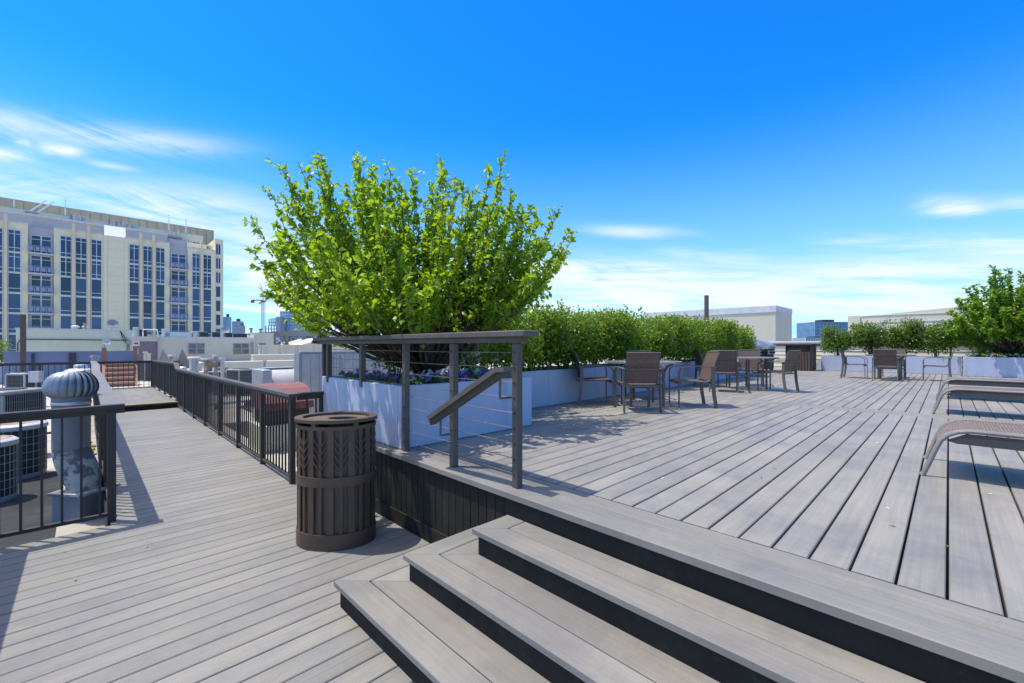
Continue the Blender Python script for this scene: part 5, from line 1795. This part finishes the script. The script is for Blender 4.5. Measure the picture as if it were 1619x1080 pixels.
obj('white_screen', MB().add([(ax(165), YA + .02, 21.25), (ax(199), YA + .02, 21.25), (ax(199), YA + 1.6, 23.35), (ax(165), YA + 1.6, 23.35), (ax(165), YA + 1.7, 21.25), (ax(199), YA + 1.7, 21.25)],
                             [(0, 1, 2, 3), (0, 3, 4), (1, 5, 2), (4, 3, 2, 5), (0, 4, 5, 1)]), M['white'], ap, True)
obj('upper_ledge', MB().box(ax(-40), ax(330), YA + 6, YA + 14, 23.4, 24.9), M['mint'], ap, True)
YU = 120
xu0, xu1 = at_y(-40, YU)[0], at_y(338, YU)[0]
obj('penthouse_wall', MB().box(xu0, xu1, YU, YU + 10, 18, 28.45), M['ribbed'], ap, True)
nrib = 14
for i in range(nrib):
    x = xu1 - .9 - i * 2.9
    obj('rib', MB().box(x - .5, x + .5, YU - .25, YU - .01, 20, 28.2), M['ribbed'], ap, True)
    if i < 12:
        obj('groove', MB().box(x - 2.3, x - .6, YU - .08, YU - .01, 26.55, 26.66), M['tan'], ap, True)
# blank bay lines
for i in range(14):
    z = 20.4 - i * 1.55
    obj('panel_joint', MB().box(ax(169.5), ax(196.5), YA - .03, YA - .002, z, z + .06), M['tan'], ap, True)
obj('blank_pier', MB().box(ax(164), ax(169), YA - .12, YA - .003, -10, 21.1), M['cream'], ap, True)
obj('blank_pier', MB().box(ax(197), ax(202), YA - .12, YA - .003, -10, 21.1), M['cream'], ap, True)
for px in (9, 116.2, 140.2, 222.8, 243.2, 318.5):
    x = ax(px)
    obj('pilaster', MB().box(x - .19, x + .19, YA - .45, YA - .003, -10, 22.5), M['tan'], ap, True)
# windows: frame with glass
wcache = {}


def window(parent, x0, x1, z0, z1, y_, split, low_=True, mull=False):
    w, h = round(x1 - x0, 2), round(z1 - z0, 2)
    k_ = (w, h, split, low_, mull)
    if k_ not in wcache:
        fr = MB().box(0, w, -.10, 0, 0, .08).box(0, w, -.10, 0, h - .08, h).box(0, .07, -.10, 0, .08, h - .08).box(w - .07, w, -.10, 0, .08, h - .08)
        if low_:
            fr.box(.07, w - .07, -.09, 0, .62, .71)
        if split:
            fr.box(.07, w - .07, -.088, 0, h - .70, h - .62)
        if mull:
            fr.box(w / 2 - .04, w / 2 + .04, -.14, -.002, .081, h + .25)
        gl = MB().box(.05, w - .05, -.05, -.004, .05, h - .05)
        wcache[k_] = (fr.mesh('window', M['winframe']), gl.mesh('pane', M['glass']))
    a, b = wcache[k_]
    o = put('window', a, parent, (x0 - 4, y_ - YA, z0 + 22))
    put('pane', b, o)


for pa, pb2 in ((-16, 4.5), (12.4, 33), (95, 113), (119, 137), (144, 161), (204, 220), (226, 240.5), (246, 260.5), (303.5, 316), (321, 334)):
    for j, zt_ in enumerate(FL):
        dz = -.25 if pa > 290 else 0
        window(ap, ax(pa), ax(pb2), zt_ - SPAN[j] + dz, zt_ + dz, YA - .005, j < 2, True, j < 2)
for j in range(8):
    zt_ = 22.6 - j * 2.9
    window(ap, ax(341.6), ax(349.6), zt_ - 2.3, zt_, YA + .495, False, False, j < 3)
for pa, pb2 in ((322, 326.5), (331, 337)):
    window(ap, ax(pa), ax(pb2), 21.3, 22.4, YA + 3.19, False, False, True)
# balconies
SL = [16.85, 13.55, 10.3, 7.05, 3.8, .5]
for pa, pb2 in ((44, 85), (268, 297)):
    xa, xb = ax(pa), ax(pb2)
    for j, zf_ in enumerate(SL):
        dz = -.3 if pa > 200 else 0
        z = zf_ + dz
        obj('balcony_slab', MB().box(xa + .02, xb - .02, YA - 1.0, YA + .39, z - .26, z - .05), M['coping'], ap, True)
        rl = MB()
        for i in range(5):
            x = xa + .1 + i * (xb - xa - .2) / 4
            rl.box(x - .05, x + .05, YA - .96, YA - .88, z - .05, z + 1.0)
        rl.box(xa + .05, xb - .05, YA - .96, YA - .88, z + 1.0, z + 1.07)
        b_ = obj('balcony_railing', rl, M['balcony'], ap, True)
        pn = MB()
        for i in range(4):
            x = xa + .1 + i * (xb - xa - .2) / 4
            pn.box(x + .12, x + (xb - xa - .2) / 4 - .12, YA - .935, YA - .905, z + .2, z + .9)
        obj('railing_panel', pn, M['balcony'], b_, True)
        ww = (xb - xa)
        window(ap, xa + ww * .10, xa + ww * .50, z + .05, z + 2.95, YA + .39, True, False)
        window(ap, xa + ww * .503, xa + ww * .90, z + .05, z + 2.95, YA + .39, True, False)
# roof plant of the big building
for px, h, lb, m_ in ((22, 1.9, 'thin white mast on the big building, leftmost', 'white'), (103, 3.2, 'tall white mast on the big building above the third window column', 'white'), (267, 3.6, 'white mast on the big building, left of the pair at the right end', 'white'), (294, 3.2, 'white mast on the big building, right of the pair at the right end', 'white')):
    x = at_y(px, YA + 7)[0]
    t = thing('roof_mast', lb, 'mast', (x, YA + 7, 24.9), 0, 'masts on the big building')
    obj('pole', MB().tube([(0, 0, 0), (0, 0, h)], .08, 6), M[m_], t)
    obj('foot', MB().box(-.4, .4, -.4, .4, 0, .25), M['galv_dull'], t)
r = random.Random(6)
for px, n_, lb in ((122, 9, 'cluster of small antennas and units on the big building left of the white screen'), (205, 7, 'cluster of small antennas on the big building right of the white screen'), (172, 3, 'lone antenna box on the big building above the white screen'), (272, 4, 'grey vent unit on the big building near its right end')):
    x = at_y(px, YA + 5)[0]
    t = thing('antenna_group', lb, 'antenna', (x, YA + 5, 23.4), 0, 'roof plant on the big building')
    obj('base_frame', MB().box(-1.6, 1.6, -.4, .4, 0, .35), M['galv_dull'], t)
    for i in range(n_):
        xx = -1.5 + 3 * (i + .5) / n_ + r.uniform(-.1, .1)
        obj('antenna', MB().obox((xx, r.uniform(-.2, .2), .36 + r.uniform(.4, 1.0)), (r.uniform(.10, .32), .2, r.uniform(.4, 1.2)), r.random(), r.uniform(-.3, .3)), M[r.choice(['galv', 'galv_dull', 'coping'])], t)
for px in (60, 72):
    x = at_y(px, YA + 6)[0]
    t = thing('davit_arm', 'white slanting davit arm on the big building roof, ' + ('left' if px == 60 else 'right') + ' of the pair', 'davit', (x, YA + 6, 24.9), 0, 'davit arms on the big building')
    obj('arm', MB().tube([(-1.2, 0, -.4), (1.0, 0, 2.2)], .12, 6), M['white'], t)
    obj('foot', MB().box(-1.5, -.9, -.3, .3, -.5, -.2), M['galv_dull'], t)

# ------------------------------------------------------------------ penthouse, walls and far building on the right
px_, py_ = 27.0, 6.7
ph = thing('stair_penthouse', 'tall beige stucco penthouse block beyond the hedge', 'building', (28.8, 10.5, ROOF_Z))
zt = 3.86
obj('wall', MB().box(27, 30.5, py_, 14.6, ROOF_Z, zt - .42), M['beige'], ph, True)
obj('coping', MB().box(26.975, 30.53, py_ - .025, 14.63, zt - .30, zt), M['coping'], ph, True)
obj('gutter', MB().box(26.955, 26.999, py_ - .045, 14.6, zt - .36, zt - .302), M['coping'], ph, True)
obj('frieze', MB().box(27.0, 30.5, py_, 14.6, zt - .419, zt - .301), M['beige'], ph, True)

lw = thing('siding_wall', 'low cream wall with horizontal siding behind the back railing', 'wall', (24, 0, ROOF_Z), 0, 'cream siding walls')
for i in range(11):
    z = ROOF_Z + i * .19
    obj('siding_board', MB().add([(23.97, -22, z), (24.0, -22, z + .188), (24.15, -22, z + .188), (24.15, -22, z), (23.97, 6.4, z), (24.0, 6.4, z + .188), (24.15, 6.4, z + .188), (24.15, 6.4, z)], [(0, 1, 2, 3), (7, 6, 5, 4), (0, 4, 5, 1), (1, 5, 6, 2), (2, 6, 7, 3), (3, 7, 4, 0)]), M['siding'], lw, True)
obj('coping', MB().box(23.9, 24.2, -22.05, 6.45, ROOF_Z + 11 * .19, ROOF_Z + 11 * .19 + .07), M['white'], lw, True)

XW = 46.
bwall = thing('siding_wall', 'long tall beige wall rising behind the small shrubs and round tree', 'building', (XW, -12, -20), 0, 'cream siding walls')
yl = 5.95
prof = [(yl, -20), (yl, 4.08), (yl - 1.0, 4.08), (-1.5, 4.62), (-18, 4.7), (-46, 4.7), (-46, -20)]
n = len(prof)
vs = [(XW, y_, z) for y_, z in prof] + [(XW + 12, y_, z) for y_, z in prof]
obj('wall', MB().add(vs, [tuple(range(n - 1, -1, -1)), tuple(range(n, 2 * n))] + [(i, (i + 1) % n, n + (i + 1) % n, n + i) for i in range(n)]), M['siding'], bwall, True)
obj('end_pier', MB().box(XW - .12, XW - .004, yl - .75, yl + .05, -5, 4.15), M['plaster'], bwall, True)
for i in range(5):
    z = 1.9 + i * .55
    obj('panel_joint', MB().box(XW - .04, XW - .003, -46, yl - .8, z, z + .03), M['plaster'], bwall, True)
obj('lower_block', MB().box(XW - 3, XW - .01, -46, -3.0, -20, 2.62), M['beige'], bwall, True)
obj('lower_coping', MB().box(XW - 3.1, XW - .01, -46, -2.9, 2.622, 2.95), M['plaster'], bwall, True)

cv = thing('half_round_vent', 'half round pale metal vent with rusty rim on the roof beside the wooden screen', 'roof vent', (23.2, 4.0, ROOF_Z))
vx = 22.9
prof = [(3.46 + .38 - .38 * math.cos(a * PI / 14), .62 + .42 * math.sin(a * PI / 14)) for a in range(15)]
prof = [(3.46, ROOF_Z)] + prof + [(4.22, ROOF_Z)]
n = len(prof)
vs = [(vx, y_, z) for y_, z in prof] + [(vx + .6, y_, z) for y_, z in prof]
obj('body', MB().add(vs, [tuple(range(n - 1, -1, -1)), tuple(range(n, 2 * n))] + [(i, (i + 1) % n, n + (i + 1) % n, n + i) for i in range(n)]), M['ac_white'], cv, True)
obj('rusty_rim', MB().strip([(vx - .03, y_, z + .015) for y_, z in prof[1:9]], (1, 0, 0), .10, .02), M['rusty'], cv, True)


def tower(label, cat, px0, px1, pyt, depth, mat, bands, cols, group, frame='coping', thick=None, name='tower_building', rz=None):
    """far block: glass body with floor bands and mullions standing proud"""
    cx, cy = D((px0 + px1) / 2, depth)
    w = (px1 - px0) * depth / 682
    h = Z(pyt, depth) + 22
    a = math.atan2(cy, cx) - PI / 2
    t = thing(name, label, cat, (cx, cy, -22), R(-44.64) if rz is None else rz, group)
    th = thick or w * .8
    obj('body', MB().box(-w / 2, w / 2, 0, th, 0, h), M[mat], t)
    fb_ = MB()
    for i in range(bands + 1):
        z = h - (h - 24) * i / bands if bands else h
        fb_.box(-w / 2 - .15, w / 2 + .15, -.35, -.01, z - (h - 24) / bands * .16, z)
    if bands:
        obj('floor_bands', fb_, M[frame], t, kind='stuff')
    cb_ = MB()
    for i in range(cols + 1):
        x = -w / 2 + w * i / cols
        cb_.box(x - w / cols * .06, x + w / cols * .06, -.28, -.012, 20, h - .02)
    if cols:
        obj('mullions', cb_, M[frame], t, kind='stuff')
    obj('roof_box', MB().box(-w * .1, w * .25, th * .3, th * .7, h + .01, h + (h - 22) * .10), M['steel_dark'], t)
    return t


SG = 'distant city towers'
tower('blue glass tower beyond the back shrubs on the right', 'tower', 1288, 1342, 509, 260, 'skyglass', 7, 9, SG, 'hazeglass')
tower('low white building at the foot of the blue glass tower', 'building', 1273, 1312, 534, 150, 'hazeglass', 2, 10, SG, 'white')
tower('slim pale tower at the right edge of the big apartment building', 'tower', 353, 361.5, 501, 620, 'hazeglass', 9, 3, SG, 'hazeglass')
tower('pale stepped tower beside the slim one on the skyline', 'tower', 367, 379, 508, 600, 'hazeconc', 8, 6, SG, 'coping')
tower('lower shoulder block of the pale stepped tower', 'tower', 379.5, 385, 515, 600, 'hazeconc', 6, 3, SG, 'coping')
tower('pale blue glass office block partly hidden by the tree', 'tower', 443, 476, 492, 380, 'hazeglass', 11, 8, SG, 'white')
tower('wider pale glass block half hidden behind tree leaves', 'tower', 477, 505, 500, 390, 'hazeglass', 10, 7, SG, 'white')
# unfinished concrete building
cx, cy = D(432, 370)
uf = thing('unfinished_building', 'unfinished concrete frame building beside the tower crane', 'building', (cx, cy, -22), R(-44.64))
for i in range(9):
    z = 24 + i * 2.9
    wl_, wr_ = (-7.2 if i < 6 else -4.2), 6.4
    if i > 7:
        wl_ = -2.2
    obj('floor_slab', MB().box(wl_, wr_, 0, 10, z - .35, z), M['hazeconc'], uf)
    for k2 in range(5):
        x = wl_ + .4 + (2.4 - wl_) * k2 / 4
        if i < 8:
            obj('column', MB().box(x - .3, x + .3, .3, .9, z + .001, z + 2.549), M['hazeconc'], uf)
obj('core_wall', MB().box(2.4, 6.2, -.3, 8, 0, 48.6), M['grey_wall'], uf)
# tower crane
cx, cy = D(416, 360)
cr = thing('tower_crane', 'tower crane with red counter jib on the skyline', 'crane', (cx, cy, -22), R(-44.64))
zm = Z(478, 360) + 22
ma = MB()
for sx in (-.9, .9):
    for sy in (-.9, .9):
        ma.box(sx - .16, sx + .16, sy - .16, sy + .16, 0, zm)
z = 20.
while z < zm - 2.2:
    ma.tube([(-.9, -.9, z), (.9, -.9, z + 2.2)], .13, 4).tube([(.9, -.9, z + 2.2), (-.9, -.9, z + 2.2)], .13, 4)
    z += 2.2
obj('mast', ma, M['white'], cr)
obj('slewing_ring', MB().box(-1.3, 1.3, -1.3, 1.3, zm, zm + 1.4), M['crane_red'], cr)
obj('cab', MB().cbox(-2.6, -.9, -2.2, -.9, zm - 1.6, zm + .4, .2), M['white'], cr)
jb = MB()
for sy in (-.5, .5):
    jb.tube([(0, sy, zm + 1.2), (30, sy, zm + .6)], .14, 4)
jb.tube([(0, 0, zm + 2.4), (30, 0, zm + 1.4)], .14, 4)
for i in range(15):
    jb.tube([(i * 2, -.5, zm + 1.2), (i * 2 + 1, 0, zm + 2.3), (i * 2 + 2, .5, zm + 1.2)], .08, 4)
obj('jib', jb, M['galv'], cr)
obj('counter_jib', MB().box(-9.5, -1, -.6, .6, zm + 1.41, zm + 2.1), M['crane_red'], cr)
obj('counterweight', MB().box(-10, -7.6, -.8, .8, zm - .4, zm + 1.4), M['crane_red'], cr)
obj('apex', MB().tube([(-.5, 0, zm + 1.4), (0, 0, zm + 7.5), (.5, 0, zm + 1.4)], .25, 4), M['white'], cr)
obj('tie', MB().tube([(0, 0, zm + 7.4), (24, 0, zm + 1.9)], .1, 4).tube([(0, 0, zm + 7.4), (-8.5, 0, zm + 2.2)], .1, 4), M['galv'], cr)
for px, py, t_, lb in ((397, 519, 52, 'grey chimney pipe on the taller cream block'), (412, 520, 52, 'thin white chimney pipe on the taller cream block')):
    xx = at_y(px, Yb + 3)[0]
    p = thing('vent_pipe', lb, 'pipe', (xx, Yb + 3, zt2), 0, 'roof vent pipes')
    h = max(.5, zy(px, py, Yb + 3) - zt2)
    obj('pipe', MB().lathe([(.11, 0), (.11, h - .1)], 10), M['galv_dull'], p)
    obj('cap', MB().lathe([(.17, h - .1), (.17, h)], 10), M['steel_dark'], p)

# ------------------------------------------------------------------ fallen leaves and specks on the decking
r = random.Random(44)
lf, sp = MB(), MB()
for i in range(34):
    if i < 20:
        x, y_, z = r.uniform(2.3, 6.5), r.uniform(-1.2, 4.2), UZ + .004
    else:
        x, y_, z = r.uniform(-.4, 2.0), r.uniform(2.9, 8.), .004
    a = r.uniform(0, 6.28)
    add_leaf(lf, Vector((x, y_, z)), Vector((math.cos(a), math.sin(a), .1)), Vector((r.gauss(0, .3), r.gauss(0, .3), 1)), r.uniform(.018, .04), .015)
for i in range(16):
    x, y_ = r.uniform(3.0, 8.0), r.uniform(-1.0, 3.2)
    q = r.uniform(.005, .013)
    n = 7
    b = len(sp.v)
    sp.v += [(x + q * (1 + r.uniform(-.3, .3)) * math.cos(2 * PI * k2 / n) * 1.4, y_ + q * (1 + r.uniform(-.3, .3)) * math.sin(2 * PI * k2 / n), UZ + .0022) for k2 in range(n)]
    sp.f.append(tuple(range(b, b + n)))
tag(obj('leaf_litter', lf, M['herb']), 'tiny green leaf scraps fallen on the decking', 'leaves', None, 'stuff')
tag(obj('droppings', sp, M['plaster']), 'small pale specks and droppings on the raised deck boards', 'specks', None, 'stuff')

# ------------------------------------------------------------------ pipe runs and patches on the roofs
for pts, rr_, m_, lb in (([(3.2, 8.5), (3.3, 13.2), (6.4, 15.0)], .03, 'galv_dull', 'grey conduit running along the roof beside the walkway rail'),
                         ([(2.3, 15.5), (5.2, 16.4), (9.0, 16.6)], .045, 'ac_white', 'pale insulated pipe run between the vent pipes and ducts'),
                         ([(-1.9, 9.7), (-1.0, 12.4), (-1.0, 17.5)], .03, 'rusty', 'rusty pipe run behind the air conditioners on the left'),
                         ([(-3.5, 11.4), (-1.4, 12.8), (.02, 12.9)], .025, 'steel_dark', 'black cable run reaching the walkway on the left')):
    t = thing('roof_pipe', lb, 'pipe', (*pts[0], ROOF_Z), 0, 'pipe runs on the roof')
    obj('pipe', MB().tube([(x, y_, ROOF_Z + .16) for x, y_ in pts], rr_, 8), M[m_], t, True, True)
    for (xa, ya), (xb, yb_) in zip(pts, pts[1:]):
        for f in (.2, .5, .8):
            x, y_ = xa + (xb - xa) * f, ya + (yb_ - ya) * f
            obj('support_block', MB().box(x - .1, x + .1, y_ - .06, y_ + .06, ROOF_Z, ROOF_Z + .16 - rr_ + .004), M['greywood'], t, True)
for x0, x1, y0_, y1_, m_ in ((2.6, 5.2, 6.2, 8.3, 'concrete'), (3.4, 6.8, 13.4, 16.0, 'asphalt'), (6.2, 9.5, 18.5, 22.0, 'concrete'), (-4.5, -1.2, 14.5, 18.4, 'concrete'), (2.4, 3.3, 9.8, 12.6, 'asphalt')):
    struct('roof_patch', MB().box(x0, x1, y0_, y1_, ROOF_Z + .004, ROOF_Z + .012), M[m_])
